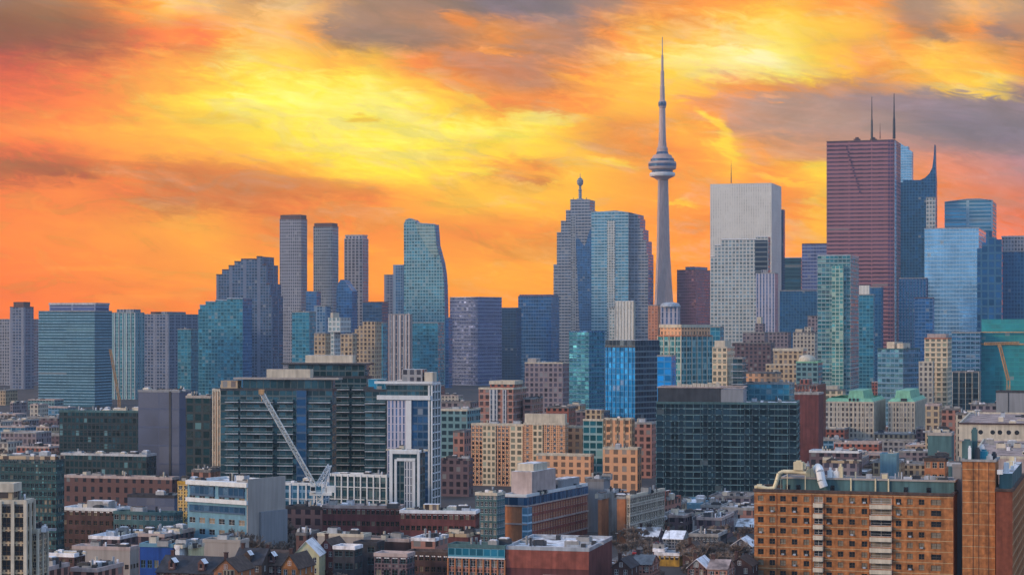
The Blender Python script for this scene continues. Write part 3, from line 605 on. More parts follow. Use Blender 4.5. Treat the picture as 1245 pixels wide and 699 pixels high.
sb.build('spire', M_['tower_grey'], r)
for dxp, top in ((697, 240), (713, 240)): mast(r, dxp, 244, top, 2958, .9, 'brown_cap', 'corner_pinnacle', 4)
r, m, pts = O('office_tower', 'broad teal and blue tower with chamfered corners beside the stepped spire tower', [(719,258),(748,256),(764,258)], 2900, 'step_teal', dep=20, side='stone_step', group=G2, bay=5, fh=4.4)
oplane(r, [(738,268),(748,268),(748,430),(738,430)], 2900, 764, 'white_grid', 'bright_bay')
O('office_tower', 'blue right half with stepped corner of the broad tower beside the stepped spire tower', [(764,258),(776,261),(776,266),(778,266),(778,279),(782,279),(782,293),(786,293),(786,309),(788,309)], 2902, 'stone_step', dep=34, side='glass_blue', group=G2, bay=5, fh=4.4, capm='pale_metal')
B('office_tower', 'slim white-capped ribbed tower in front of the broad teal tower', 748, 772, 366, 2200, 'white_slab', xm=770, group=G2, cap='white_paint', bay=4, fh=5, fins=('cream', .7, .4, 6))
B('office_building', 'short pale shoulder left of the slim white-capped tower', 741, 750, 374, 2230, 'white_grid', dep=10)
# communications tower
CT = (tx(805.3) * 3400, 3400)
root = empty('communications_tower', (CT[0], CT[1], 0)); tag(root, 'very tall concrete communications tower with a round pod and needle antenna', 'tower')
mb = MB()
def triwing(z, w, core):
    pts = []
    for k in range(3):
        t = R(90 + 120 * k + 17); d = Vector((math.cos(t), math.sin(t))); n = Vector((-d.y, d.x)); tw = core * .42
        pts += [d * w - n * tw * .6, d * w + n * tw * .6]
        t2 = t + R(60); pts.append(Vector((math.cos(t2), math.sin(t2))) * core)
    return [(p.x, p.y, z) for p in pts]
lv = [(0, 33, 14), (60, 24, 11), (126, 17, 9.5), (200, 12.5, 8.5), (323, 9.4, 7.2), (345, 9.0, 7.0)]
rings_ = [triwing(*l) for l in lv]
for a, b in zip(rings_, rings_[1:]):
    for k in range(9): mb.face([a[k], a[(k + 1) % 9], b[(k + 1) % 9], b[k]], 0, [(k, a[0][2] / 9), (k + 1, a[0][2] / 9), (k + 1, b[0][2] / 9), (k, b[0][2] / 9)])
mb.build('shaft', M_['concrete_tower'], root)
mb = MB(); mb.lathe([(8, 318), (13, 322), (20.5, 325), (21.5, 328), (20.5, 331), (17.5, 332), (17.5, 335), (22.5, 337), (23.4, 341), (23.4, 346), (22.6, 349), (20, 350), (19.6, 354), (17, 356), (15, 360), (10.5, 362), (9.2, 366), (9.2, 372), (7, 374)], (0, 0, 0), n=40,
                    mats=[0,0,2,2,0,1,0,0,1,0,0,1,0,0,0,1,0,0]); mb.build('pod', [M_['concrete_tower'], M_['glass_navy'], M_['white_paint']], root)
mb = MB(); mb.lathe([(7.6, 372), (6.2, 385), (5.4, 410), (5.0, 441)], (0, 0, 0), n=12); mb.build('upper_shaft', M_['concrete_tower'], root)
mb = MB(); mb.lathe([(5, 438), (6.6, 442), (6.9, 446), (6.6, 449), (4.4, 452), (4.2, 454)], (0, 0, 0), n=24, mats=[0,1,1,0,0]); mb.build('sky_pod', [M_['concrete_tower'], M_['glass_navy']], root)
mb = MB(); mb.lathe([(4.2, 453), (3.7, 475), (3.2, 476), (2.9, 500), (2.1, 501), (1.8, 526), (1.0, 527), (.7, 556), (.1, 558)], (0, 0, 0), n=10); mb.build('antenna', M_['concrete_tower'], root)
B('office_building', 'orange-faced block with sunset light in its colour at the foot of the communications tower', 788, 804, 371, 2500, 'sunset_orange', dep=20)
r, lf, H = B('office_building', 'small round-topped grey block in front of the communications tower base', 803, 827, 372, 2350, 'pier_grey', dep=14, parapet=0, bay=5, fh=7)
mb = MB(); mb.lathe([(0, H + 4.6), (5, H + 4.4), (10, H + 3), (12, H), (12, H - 1)][::-1], (0, 0, 0), n=20); mb.build('dome_roof', M_['pale_metal'], r)
B('office_tower', 'dark plum tower with reflected sunset red in its colour, left of the white tower', 823, 868, 328, 3000, 'sunset_plum_glass', xm=846, group=G2, th=30, cap='brown_cap', pent=((.25,.75,.2,.9,5,'glass_purple'),), fh=4.4)
# white tower
r, lf, H = B('office_tower', 'tall white slab tower with fine vertical ribs and a dark lower grid', 863.5, 950, 226, 2700, 'white_slab', xm=938, group=G2, fh=4.2, bay=3.2, roof='roof_snow', cap='white_paint', tiers=((.0,1,.0,1,222.5,'white_slab'),))
mast(r, 889, 223, 196, 2710, .7, 'brown_cap', 'antenna', 8)
B('office_tower', 'thin dark slab peeking out behind the right edge of the white tower', 948, 954.5, 255, 2820, 'glass_navy', dep=12, group=G2)
r, m, pts = O('office_tower', 'pale gridded block with a stepped roof in front of the white tower', [(864,312),(869,312),(869,298),(877,298),(877,291),(919,291),(919,288),(934,288)], 2560, 'white_grid', dep=16, group=G2, bay=4.6, fh=4.6, side='stone_grey', capm='white_paint')
oplane(r, [(918,292),(933,292),(933,336),(918,336)], 2560, 934, 'dark_stripe', 'dark_striped_bay', bay=30, fh=6)
B('office_tower', 'slim grey-mauve gridded tower against the lower right of the white tower', 919, 946, 332, 2350, 'pier_grey', dep=22, group=G2, bay=3.4, fh=4, pent=((.25,.6,.2,.8,4,'tower_mauve'),))
B('office_tower', 'pale banded block between the white tower and the dark purple block', 951, 977, 313, 2850, 'office_stripe', dep=22, group=G2, fh=5, bay=30, cap='white_paint')
B('office_tower', 'deep blue low block in the gap right of the white tower', 948, 1003, 353, 2550, 'glass_deep', dep=25, group=G2)
B('office_tower', 'dark purple block leaning on the left of the red granite tower', 975, 1010, 296, 2650, 'glass_purple', dep=25, group=G2, cap='brown_cap', fh=4.6)
# red tower
r, lf, H = B('office_tower', 'broad dark red granite tower with tall antennas, tallest office at right', 1005, 1095, 170, 2350, 'red_granite', xm=1087.5, group=G2, fh=4.6, bay=30, cap='brown_cap', parapet=.5, bands=('red_granite_dark', .5, .12, 62), dep=40)
cb = MB(); e = (lf[1] - lf[0]).normalized(); p = lf[1] - e * 4.5; nn = Vector((e.y, -e.x)) * .5
for k, (w, mtl) in enumerate(((7, 0),)): cb.prism([p - e * 3 + nn * 1.4, p + e * 3 + nn * 1.4, p + e * 3 + nn * .2, p - e * 3 + nn * .2], 0, H, m=0, fh=4.6, bay=3)
cb.build('corner_shaft', M_['red_granite_dark'], r)
f = (lf[2] - lf[1]).normalized(); cb = MB(); a = lf[1] + e * .3; cb.prism([a, a + e * .4, a + e * .4 + f * 14, a + f * 14], 0, H - 1, fh=4.6); cb.build('side_bay', M_['glass_pale'], r)
zz = MB()                                                             # dark boxes shaped as the reflection of a zigzag edge
for k in range(9):
    fr = .30 + .024 * k; pp = lf[0] + (lf[1] - lf[0]) * fr + nn * .8; zt = H - 6 - k * 6.2
    zz.box((pp.x, pp.y, zt - 6.2), (1.7, .5, 6.4), math.atan2(e.y, e.x))
zz.build('zigzag_reflection', M_['red_granite_dark'], r)
mast(r, 1060, 169, 118, 2370, 1.5, 'dark_metal', 'antenna'); mast(r, 1087, 169, 114, 2380, 1.9, 'dark_metal', 'antenna'); mast(r, 1070, 169, 150, 2370, .6, 'brown_cap', 'antenna')
for px in (1042, 1062):
    b = MB(); x = tx(px) * 2372 - r.location.x; b.box((x, 2372 - r.location.y, H - .5), (7, 4, 3.4), .3); b.box((x, 2372 - r.location.y, H + 2.9), (3, 3, 1.8), .3); b.build('rooftop_unit', M_['brown_cap'], r)
O('office_tower', 'pale blue glass tower with a slanted top behind the red granite tower', [(1080,173),(1094,174),(1100,178),(1104,178),(1104,182),(1108.5,184)], 2750, 'glass_pale', dep=20, side='glass_pale', group=G2)
O('office_tower', 'deep blue tower whose roof sweeps up into a sharp spike at the right', [(1091,222),(1098,222),(1098,219),(1119,219),(1125,216),(1130,211),(1133.5,204),(1135,192),(1136,176),(1136.6,176),(1137,200),(1138,222)], 2500, 'glass_deep', dep=16, group=G2, side='glass_deep', roof='glass_deep')
B('office_tower', 'slim lit glass ribbon on the right of the spiked blue tower', 1126, 1138, 240, 2490, 'white_grid', dep=10, group=G2, bay=4, fh=5)
r, lf, H = B('office_tower', 'big sky-blue mirror glass tower with a flat roof, right', 1124, 1199, 277, 2200, 'glass_pale', xm=1190, group=G2, fh=4.4, bay=3.4, cap='pale_metal')
r, m, pts = O('office_tower', 'grey-blue tower with a slightly arched roof behind the mirror glass tower', [(1148.5,246),(1160,244.5),(1175,242.5),(1190,242),(1207,244)], 2500, 'step_teal', dep=70, group=G2, bay=30, fh=4.6, side='stone_step', capm='pale_metal')
O('office_tower', 'blue tower with vertical stripes and a roof rising in steps, right of the mirror glass', [(1188,302),(1194,302),(1194,295),(1199,295),(1199,281),(1206,281),(1206,289),(1211,289),(1211,291),(1218,291)], 2150, 'glass_deep', dep=14, group=G2, side='glass_blue', bay=7, fh=8)
B('office_tower', 'dark blue tower with a mauve top storey cut by the right edge of the picture', 1218, 1275, 305, 2400, 'glass_deep', dep=30, th=22, group=G2, tiers=((0,1,0,1,287,'tower_mauve','pale_metal'),), fh=4.4)
# second row in front of the office towers
r, lf, H = B('condo_tower', 'green glass condo tower with a bright yellow-green central bay', 994, 1044, 310, 1700, 'green_condo', xm=1034, dep=20, cap='pale_metal', bands=('pale_metal', .3, .5, 44), units=2)
cb = MB(); s = sub(lf, .45, .8, -.07, .0); cb.prism(s, 0, H - 9, 0, bay=3, fh=3.2); cb.build('central_bay', M_['green_bay'], r)
B('office_tower', 'teal block with a small white roof box right of the green condo tower', 1040, 1064, 358, 2000, 'glass_teal', dep=14, pent=((.2,.75,.1,.7,9,'white_slab'),))
B('office_tower', 'dark blue block leaning before the foot of the red granite tower', 1052, 1074, 349, 2080, 'glass_deep', dep=18)
B('office_tower', 'tall ribbed navy block right of the red granite tower base', 1093, 1128, 338, 2150, 'glass_deep', dep=18, fins=('glass_purple', .5, .4, 9))
B('office_tower', 'shorter ribbed blue block before the mirror glass tower base', 1112, 1136, 362, 2050, 'glass_blue', dep=16, cap='brown_cap')
B('office_building', 'blue gridded office with cream boxes on its roof, centre right', 1067, 1119, 424, 1500, 'blue_grid', xm=1098, th=35, roof='roof_pink', cap='teal_paint', pent=((.15,.45,.3,.8,5,'cream'),(.55,.8,.3,.7,4,'cream')), units=3, bands=('teal_paint', .4, .15, 9))
r, lf, H = B('condo_tower', 'cream and green condo block with a red-brown cap', 1124, 1157, 411, 1450, 'cream_green', xm=1152, cap='orange_cap', pent=((.1,.9,.1,.8,3,'pink_concrete'),), bands=('cream', .35, .4, 19))
B('condo_tower', 'lower cream wing on the left of the cream and green condo', 1117, 1136, 440, 1430, 'stone_cream', dep=12, cap='cream')
B('office_building', 'blue striped glass block right of the cream and green condo', 1157, 1194, 404, 1600, 'blue_grid', dep=22, bands=('glass_purple', .4, .15, 18))
B('office_building', 'dark block with cream mullions below the blue striped glass block', 1158, 1192, 452, 1380, 'dark_hotel', dep=16, units=3, roof='roof_pink', fins=('cream', .4, .3, 4))
r, lf, H = B('unfinished_building', 'building site tower wrapped in teal netting at the right edge', 1192, 1262, 418, 1600, 'teal_net', dep=35, th=20, parapet=0, tiers=((0,1,.1,1,404,'teal_net'),(0,1,.2,1,388,'teal_net')))
sb = MB(); ring(sb, lf, -.4, .8, H - .8, H + .4); ring(sb, lf, -.4, .3, zat(404, 1600) - .3, zat(404, 1600) + .5); sb.build('slab_edge', M_['crane_rust'], r)
r, lf, H = B('silo_block', 'windowless grey-blue metal block with a dark centre seam at right', 1211, 1262, 476, 950, 'grey_wall', dep=14, th=20, roof='roof_grey', cap='dark_metal', parapet=.3)
sm = MB(); p = lf[0].lerp(lf[1], .32); sm.box((p.x, p.y, 0), (.5, .3, H - .3), R(-20)); sm.build('seam', M_['dark_metal'], r)
# ================================================================ middle distance
B('office_building', 'grey block with a dark slot and snowy roof right of the banded purple office', 638, 692, 441, 1500, 'stone_mauve', xm=684, roof='roof_snow', cap='cream', units=4, pent=((.02,.25,.3,.9,3,'beige_wall'),))
B('condo_tower', 'dark teal glass block before the foot of the stepped spire tower', 692, 735, 403, 1600, 'glass_teal', xm=716, th=40, roof='roof_snow', cap='glass_blue', bands=('glass_blue', .5, .3, 22))
r, lf, H = B('hotel_block', 'vivid blue glazed block with a dark right side and black roof band', 736, 802, 421, 1150, 'vivid_blue', xm=772, th=42, fh=3.2, bay=2.6, cap='dark_metal', roof='roof_snow', tiers=((.0,1,.0,1,413.5,'dark_stripe'),), units=0)
mb = MB(); e = (lf[2] - lf[1]); n = Vector((e.y, -e.x)).normalized(); mb.prism([lf[1] + n * .3, lf[2] + n * .3, lf[2] + n * .02, lf[1] + n * .02], 0, H, bay=2.6, fh=3.2); mb.build('side_wall', M_['dark_stripe'], r)
mb = MB()
for k in range(7):
    a = lf[0].lerp(lf[1], (k + .5) / 7); mb.box((a.x, a.y, 0), (.35, .5, H), math.atan2((lf[1] - lf[0]).y, (lf[1] - lf[0]).x))
mb.build('facade_rib', M_['glass_deep'], r)
B('office_building', 'small vivid blue annex behind the dark hotel roof, beside the vivid blue block', 799, 822, 432, 1130, 'vivid_blue', dep=12, parapet=.3)
r, lf, H = B('condo_tower', 'green glazed condo block under a rust-orange roof storey', 800, 866, 408, 1300, 'green_condo', xm=828, th=45, cap='orange_cap', tiers=((.04,.96,.04,.96,396,'brick_orange','cream'),), fins=('cream', .5, .4, 4), bay=2.8, units=2)
B('office_building', 'teal block with a pale roof behind the rust-roofed green condo', 858, 880, 397, 1500, 'glass_teal', dep=14)
B('condo_tower', 'cream-topped block with a teal glass strip, right of the rust-roofed green condo', 866, 893, 422, 1250, 'cream_green', xm=884, roof='roof_pink', cap='cream', pent=((.1,.8,.1,.9,4,'cream'),), bands=('cream', .4, .2, 14))
B('condo_tower', 'grey block with banded balconies beside the cream-topped block', 891, 907, 435, 1240, 'dark_condo', dep=12, bands=('pale_metal', .5, .8, 14))
B('office_building', 'mauve block before the lower right of the white tower', 903, 934, 404, 1850, 'stone_mauve', dep=20, units=1, pent=((.55,.9,.1,.8,8,'stone_mauve'),(.62,.8,.2,.7,14,'cream')))
B('office_building', 'wide plum block with small windows in the dense centre right', 890, 942, 417, 1780, 'brick_plum', dep=22, roof='roof_tar')
B('office_building', 'plum block with a tar roof between two mauve blocks right of the white tower', 930, 962, 404, 2000, 'stone_mauve', dep=20, roof='roof_tar')
B('office_building', 'pink stone block stepping up behind the beige office, left of the green glass condo', 982, 998, 384, 2000, 'stone_mauve', dep=14, roof='roof_pink')
B('office_building', 'cream lumpy-roofed block behind the beige stepped office', 964, 994, 404, 1900, 'stone_cream', dep=18, roof='roof_pink', units=4, pent=((.1,.4,.1,.7,3,'cream'),(.5,.8,.2,.8,5,'stone_cream')))
r, lf, H = B('office_building', 'beige office with a stepped base and flat top, centre right', 931, 982, 443, 1500, 'stone_tan', dep=26, roof='roof_pink', tiers=((.18,.98,.2,.9,425,'stone_tan','cream'),), cap='cream')
r, lf, H = B('assembly_hall', 'pale hall with a shallow white dome and green roof edge', 968, 1000, 440, 1400, 'teal_low', dep=22, roof='copper', cap='copper')
mb = MB(); mb.lathe([(6, H - .5), (6, H + 1.5), (5.4, H + 3), (3.4, H + 4.4), (0, H + 5)], (-2, -3, 0), n=24); mb.build('dome_roof', M_['cream'], r)
B('school_building', 'low orange brick block with a snowy roof behind the dark glass hotel', 902, 950, 453, 1350, 'brick_orange', dep=18, roof='roof_snow', units=3)
B('office_building', 'low teal-glazed terrace below the low orange brick block', 896, 966, 466, 1250, 'glass_teal', dep=20, units=5, roof='roof_grey')
B('apartment_block', 'tall red brick apartment block with vertical ribs right of the dark glass hotel', 968, 1003, 468, 1180, 'brick_rose', xm=994, roof='roof_pink', fins=('brick_red', .6, .5, 6), units=2, pent=((.1,.5,.2,.7,3,'brick_red'),))
for nm, lb, a, xm, b, yt, rx0, rx1 in (('hotel_wing', 'left cream stone building with green copper roof and rows of windows', 1003, 1062, 1076, 489, .42, .80),
                                   ('hotel_wing', 'right cream stone building with green copper roof, partly behind its left twin', 1080, 1112, 1126, 489, .15, .85)):
    r, lf, H = B(nm, lb, a, b, yt, 1250, 'stone_cream', xm=xm, bay=2.4, fh=3.3, roof='copper', cap='cream', units=0, fins=('cream', .35, .3, 10), group='cream stone buildings with green copper roofs')
    s = sub(lf, rx0, rx1, .1, .9); mb = MB(); i = grow(s, -1.6); h0, h1 = H - .44, H + 6.8
    for k in range(4):
        p, q, u, v = s[k], s[(k + 1) % 4], i[(k + 1) % 4], i[k]; mb.face([(p.x, p.y, h0), (q.x, q.y, h0), (u.x, u.y, h1), (v.x, v.y, h1)])
    mb.face([(p.x, p.y, h1) for p in i]); mb.build('mansard_roof', M_['copper'], r)
    s = sub(lf, 0, 1, .0, 1); mb = MB(); i = grow(s, -2)
    for k in range(4):
        p, q, u, v = s[k], s[(k + 1) % 4], i[(k + 1) % 4], i[k]; mb.face([(p.x, p.y, H + .35), (q.x, q.y, H + .35), (u.x, u.y, H + 2.4), (v.x, v.y, H + 2.4)])
    mb.build('eave_roof', M_['copper'], r)
    for u in (.52, .6, .68):
        d = MB(); p = lf[0].lerp(lf[1], u); d.box((p.x, p.y + .8, H + .5), (1.2, 1.2, 1.8), R(-17)); d.build('dormer', M_['slate'], r)
B('office_building', 'cream rooftop block above the left copper-roofed stone building', 1002, 1028, 474, 1330, 'cream_green', dep=14, roof='roof_pink', pent=((.1,.7,.1,.8,2.5,'cream'),))
B('office_building', 'plain salmon block right of the copper-roofed stone buildings', 1125, 1145, 492, 1050, 'stone_tan', dep=14, roof='roof_pink', cap='pink_concrete')
B('office_building', 'dusky rose block beside the plain salmon block', 1144, 1170, 497, 1080, 'brick_rose', dep=14, units=3, roof='roof_pink')
B('office_building', 'low cream block with roof boxes behind the porthole terrace', 1162, 1196, 503, 950, 'stone_cream', dep=14, units=6, roof='roof_snow')
B('office_building', 'mauve low-rise with cluttered roof left of the windowless metal block', 1180, 1216, 492, 1100, 'stone_mauve', dep=18, units=6, roof='roof_pink')
# orange brick complex
BR = 'wings of the orange brick apartment complex'
def stripes(r, lf, H, lst, zb=0.0, mat='cream_green'):
    for u0, u1 in lst:
        e = lf[1] - lf[0]; n = Vector((e.y, -e.x)).normalized(); a, b = lf[0] + e * u0, lf[0] + e * u1
        mb = MB(); mb.prism([a + n * .5, b + n * .5, b - n * .02, a - n * .02], zb, H - .8, bay=2.6, fh=2.9); mb.build('window_bay', M_[mat], r)
r, lf, H = B('apartment_block', 'orange brick block with two cream window strips, left end of the brick complex', 573, 640, 516, 958, 'brick_orange', xm=637, dep=20, roof='roof_pink', cap='cream', win=(14, 14, 1.1, 1.3, 'frame_white', 60), units=4, group=BR)
stripes(r, lf, H, [(.22, .47), (.74, .98)])
r, lf, H = B('apartment_block', 'taller middle wing of the orange brick complex with a beige roof box', 637, 690, 515, 951, 'brick_orange', xm=687, roof='roof_pink', cap='cream', units=2, pent=((.0,.98,.2,.8,4.5,'cream'),), win=(6, 14, 1.1, 1.3, 'frame_white', 70), group=BR)
stripes(r, lf, H, [(.22, .46)])
B('apartment_block', 'long rear wing of the orange brick complex, left of the green-glazed link', 655, 736, 519, 958, 'brick_orange', xm=732, cap='cream', roof='roof_pink', group=BR, units=2)
B('apartment_block', 'narrow green-glazed link in the orange brick complex', 709, 736, 510, 944, 'green_condo', xm=733, dep=16, roof='roof_snow', cap='cream', pent=((.1,.9,.1,.9,4.5,'stone_tan'),), group=BR)
B('apartment_block', 'orange brick wing right of the green-glazed link', 735, 770, 509, 940, 'brick_orange', xm=767, dep=18, cap='cream', roof='roof_pink', group=BR, units=2, fins=('stone_tan', .8, .3, 4))
B('apartment_block', 'lower orange brick wing with white roof pots in front of the green link', 733, 780, 545, 925, 'brick_orange', xm=775, roof='roof_snow', cap='cream', group=BR, units=3)
B('apartment_block', 'low front wing of the orange brick complex, directly behind the cream roof of the office', 652, 722, 553, 930, 'brick_orange', xm=718, cap='cream', roof='roof_pink', group=BR)
B('apartment_block', 'dull rose brick block tucked behind the left end of the orange brick complex', 551, 578, 524, 1020, 'brick_rose', dep=18, roof='roof_pink')
B('apartment_block', 'small brown brick tower between the orange brick complex and the dark glass hotel', 768, 800, 514, 1010, 'brick_rose', dep=14, units=2)
B('warehouse', 'dark purple brick block with snow-topped roof boxes left of the orange brick complex', 536, 574, 558, 900, 'brick_plum', xm=570, units=4, roof='roof_snow', cap='brick_plum')
r, lf, H = B('apartment_block', 'dusty red brick block with white window strips behind the orange brick complex', 582, 640, 472, 1150, 'brick_rose', dep=26, roof='roof_pink', cap='cream', tiers=((.25,.95,.2,.8,465,'brick_red','cream'),), units=4, bands=('pink_concrete', .3, .15, 11))
stripes(r, lf, H, [(.32, .55), (.7, .8)], mat='pier_white')
B('apartment_block', 'dusty red brick wing stepping down right of the white-striped red block', 636, 660, 484, 1160, 'brick_rose', dep=22, units=2, bands=('pink_concrete', .3, .2, 9))
B('office_building', 'low grey-green block with a pale roof left of the dusty red brick block', 536, 584, 498, 1050, 'teal_low', dep=22, roof='roof_grey', cap='cream', units=3)
B('office_building', 'dim low block with an orange roof edge behind the low grey-green block', 536, 582, 489, 1200, 'stone_mauve', dep=16, roof='orange_cap', units=2)
B('school_building', 'low dark red roofed hall behind the orange brick complex', 664, 700, 495, 1200, 'brick_red', dep=16, roof='orange_cap', units=2)
B('school_building', 'beige gabled block between dark red halls behind the brick complex', 690, 712, 492, 1260, 'stone_tan', dep=14, units=1)
B('school_building', 'long maroon-roofed block before the foot of the vivid blue block', 700, 742, 500, 1130, 'brick_plum', dep=14, roof='brick_maroon')
# dark glass hotel
r, lf, H = B('apartment_block', 'wide dark glass apartment slab with fine teal gridlines, centre right', 798, 972, 490, 890, 'dark_hotel', xm=969, dep=22, roof='roof_snow', cap='teal_paint', fh=2.8, bay=3.2, bands=('teal_low', .25, .3, 15), fins=('teal_low', .22, .14, 15), units=5, th=10)
s = sub(lf, .01, .46, .02, .8); mb = MB(); mb.prism(s, H - .4, zat(472, 890), 0, 1, fh=6, bay=30); mb.build('plant_room', [M_['dark_metal'], M_['roof_pink']], r)
s = sub(lf, .461, .62, .02, .8); mb = MB(); mb.prism(s, H - .4, zat(474, 890), 0, 1); mb.build('plant_room', [M_['grey_wall'], M_['roof_grey']], r)
mb = MB(); s = sub(lf, .01, .62, .02, .8); ring(mb, s, -.3, .4, zat(472.2, 890), zat(471, 890)); mb.build('roof_rail', M_['pink_concrete'], r)
for k in range(11):
    p = lf[0].lerp(lf[1], .14 + .028 * k) + (lf[2] - lf[1]) * .5; ub = MB(); ub.box((0, 0, 0), (1.5, 2, rng.uniform(1, 2.2))); ub.build('rooftop_unit', M_['cream'], r, (p.x, p.y, zat(472, 890)))
B('apartment_block', 'plain plum-brown side block at the right end of the dark glass slab', 966, 1001, 478, 980, 'brick_maroon', dep=16, roof='roof_grey', units=1)
# big dark condo with podium
DC = 'towers of the big dark glass condo group'
r, lf, H = B('condo_tower', 'dark glass condo tower with pale balcony bands behind the white crane, left', 268, 409, 473, 760, 'dark_condo', xm=404, dep=26, th=9, roof='roof_grey', cap='dark_metal', fh=2.9, bay=2.6, group=DC, parapet=.3, z0=0,
                tiers=((.20,.99,.12,.95,461.5,'dark_condo'),))
ang = math.atan2((lf[1] - lf[0]).y, (lf[1] - lf[0]).x); e = (lf[1] - lf[0]).normalized(); WA = (lf[1] - lf[0]).length; nrm = Vector((e.y, -e.x))
sb = MB(); s = sub(lf, .12, 1.06, -.12, .9); sb.prism(s, zat(461.5, 760), zat(460, 760) + .25, 0, 1, bottom=True); sb.build('roof_slab', [M_['beige_wall'], M_['roof_grey']], r)
sb = MB(); s = sub(lf, .41, .80, .1, .8); sb.prism(s, zat(459.5, 760), zat(449, 760), 0, 1); sb.build('penthouse', [M_['cream'], M_['roof_pink']], r)
sb = MB(); s = sub(lf, .0, .15, .1, .9); sb.prism(s, H - .4, H + 3, 0, 1); sb.build('penthouse', [M_['stone_tan'], M_['roof_pink']], r)
def balcony_mesh(w, d=1.6):
    mb = MB(); mb.box((0, -d / 2, -.15), (w, d, .34), 0, 0); mb.box((0, -d + .05, .1), (w, .06, .85), 0, 1); mb.box((0, -d + .05, .95), (w, .1, .07), 0, 0)
    for sgn in (-1, 1): mb.box((sgn * (w / 2 - .05), -d / 2, .1), (.06, d - .1, .85), 0, 1)
    return mb.build('balcony', [M_['pale_metal'], M_['glass_teal_plain']], mesh_only=True)
def balconies(r, lf, H, runs, fh, z0=3.0, drop=1.5):
    e = lf[1] - lf[0]; ang = math.atan2(e.y, e.x)
    for u0, u1 in runs:
        me = balcony_mesh(e.length * (u1 - u0)); z = H - drop
        while z > z0:
            p = lf[0] + e * (u0 + u1) / 2; put('balcony', me, r, (p.x, p.y, z), ang); z -= fh
balconies(r, lf, H, [(.05, .17), (.19, .48), (.52, .66), (.80, .99)], 2.95, 14, 5)
mb = MB(); p = lf[0].lerp(lf[1], .73) + nrm * .3; mb.box((p.x, p.y, 0), (WA * .09, 1, H - .5), ang); mb.build('glass_bay', M_['glass_navy'], r)
r, lf, H = B('condo_tower', 'dark glass condo tower with two pale roof slabs, behind and right of the crane tower', 345, 452, 458, 800, 'dark_condo', xm=446, dep=24, th=9, cap='dark_metal', fh=2.9, bay=2.6, group=DC, tiers=((.05,.97,.05,.95,443.5,'dark_condo'),))
sb = MB(); s = sub(lf, -.02, 1.03, -.1, 1); sb.prism(s, zat(443.5, 800), zat(441.8, 800) + .2, 0, 1, bottom=True); sb.build('roof_slab', [M_['dark_metal'], M_['roof_pink']], r)
sb = MB(); s = sub(lf, .25, .82, .15, .8); sb.prism(s, zat(442, 800), zat(432, 800), 0, 1); sb.build('penthouse', [M_['cream'], M_['roof_snow']], r)
balconies(r, lf, H, [(.62, .80), (.83, .98)], 2.95, 14, 5)
r, lf, H = B('condo_tower', 'dark glass condo wing with rounded pale balconies, left of the white-framed tower', 444, 475, 474, 755, 'dark_condo', xm=470, dep=20, th=9, cap='dark_metal', fh=2.9, bay=2.6, group=DC, units=2, roof='roof_snow', pent=((.1,.9,.2,.8,4,'glass_teal'),))
balconies(r, lf, H, [(.02, .5), (.52, .98)], 2.95, 16, 5)
r, lf, H = B('condo_tower', 'glass tower in a bold white frame with a white grid corner, centre left', 470, 535, 466, 740, 'dark_condo', xm=525, dep=16, th=14, roof='roof_snow', cap='frame_white', fh=2.9, bay=1.6, group=DC, tiers=((.08,.98,.1,.95,464.5,'dark_condo'),), pent=((.3,.75,.2,.8,5,'stone_grey'),(.8,.98,.2,.7,4,'cream')))
e = (lf[1] - lf[0]); ang = math.atan2(e.y, e.x); nrm = Vector((e.y, -e.x)).normalized()
def panel(name, u0, u1, z0_, z1_, mat, pr=.35, bay=2.0):
    a, b = lf[0] + e * u0, lf[0] + e * u1; mb = MB(); mb.prism([a + nrm * pr, b + nrm * pr, b - nrm * .01, a - nrm * .01], z0_, z1_, bay=bay, fh=2.9, bottom=True); mb.build(name, M_[mat], r)
panel('roof_slab', -.25, 1.03, H - .2, H + .7, 'frame_white', 1.2)
panel('roof_beam', -.2, .98, H - 6, H - 4.4, 'frame_white', 1.0)
panel('glass_bay', .02, .43, 8, H - 6.2, 'pier_grey', .3, 1.4)
panel('white_pier', .44, .56, 8, H - 6.2, 'frame_white', .8)
panel('dark_bay', .57, .93, 8, H - 6.2, 'glass_navy', .25)
f = (lf[2] - lf[1]); mb = MB(); nf_ = 17
for k in range(4):
    p = lf[1] + f * (k / 3); mb.box((p.x, p.y, 0), (.55, .55, H), ang)
for k in range(nf_):
    mb.bar((*lf[1], H - k * 2.95 - .3), (*(lf[1] + f), H - k * 2.95 - .3), .25)
p = lf[1] - e * .06; mb.box((p.x, p.y, 0), (.6, .6, H), ang); mb.build('grid_frame', M_['frame_white'], r)
r2, lf2, H2 = B('town_block', 'white double-framed low block with dark glass at the foot of the white-framed tower', 474, 515, 548, 715, 'dark_condo', xm=511, dep=10, th=14, fh=2.9, cap='frame_white', roof='roof_snow')
lf, r, H = lf2, r2, H2; e = (lf[1] - lf[0])
panel('white_pier', .0, .1, 0, H, 'frame_white', .6); panel('white_pier', .16, .24, 0, H - 3, 'frame_white', .5); panel('roof_beam', .1, .9, H - 1.1, H + .1, 'frame_white', .6); panel('roof_beam', .24, .84, H - 3.6, H - 2.6, 'frame_white', .5)
panel('white_pier', .76, .84, 0, H - 3.7, 'frame_white', .5); panel('white_pier', .91, .99, 0, H - .1, 'frame_white', .6); panel('glass_bay', .48, .75, 0, H - 3.7, 'pier_white', .3, 1.2)
r, lf, H = B('town_block', 'white-framed glass podium right of the crane base', 400, 474, 578, 725, 'dark_condo', xm=470, dep=12, th=22, fh=2.9, cap='frame_white', fins=('frame_white', .5, .3, 9), bands=('frame_white', .3, .25, 5), roof='roof_snow')
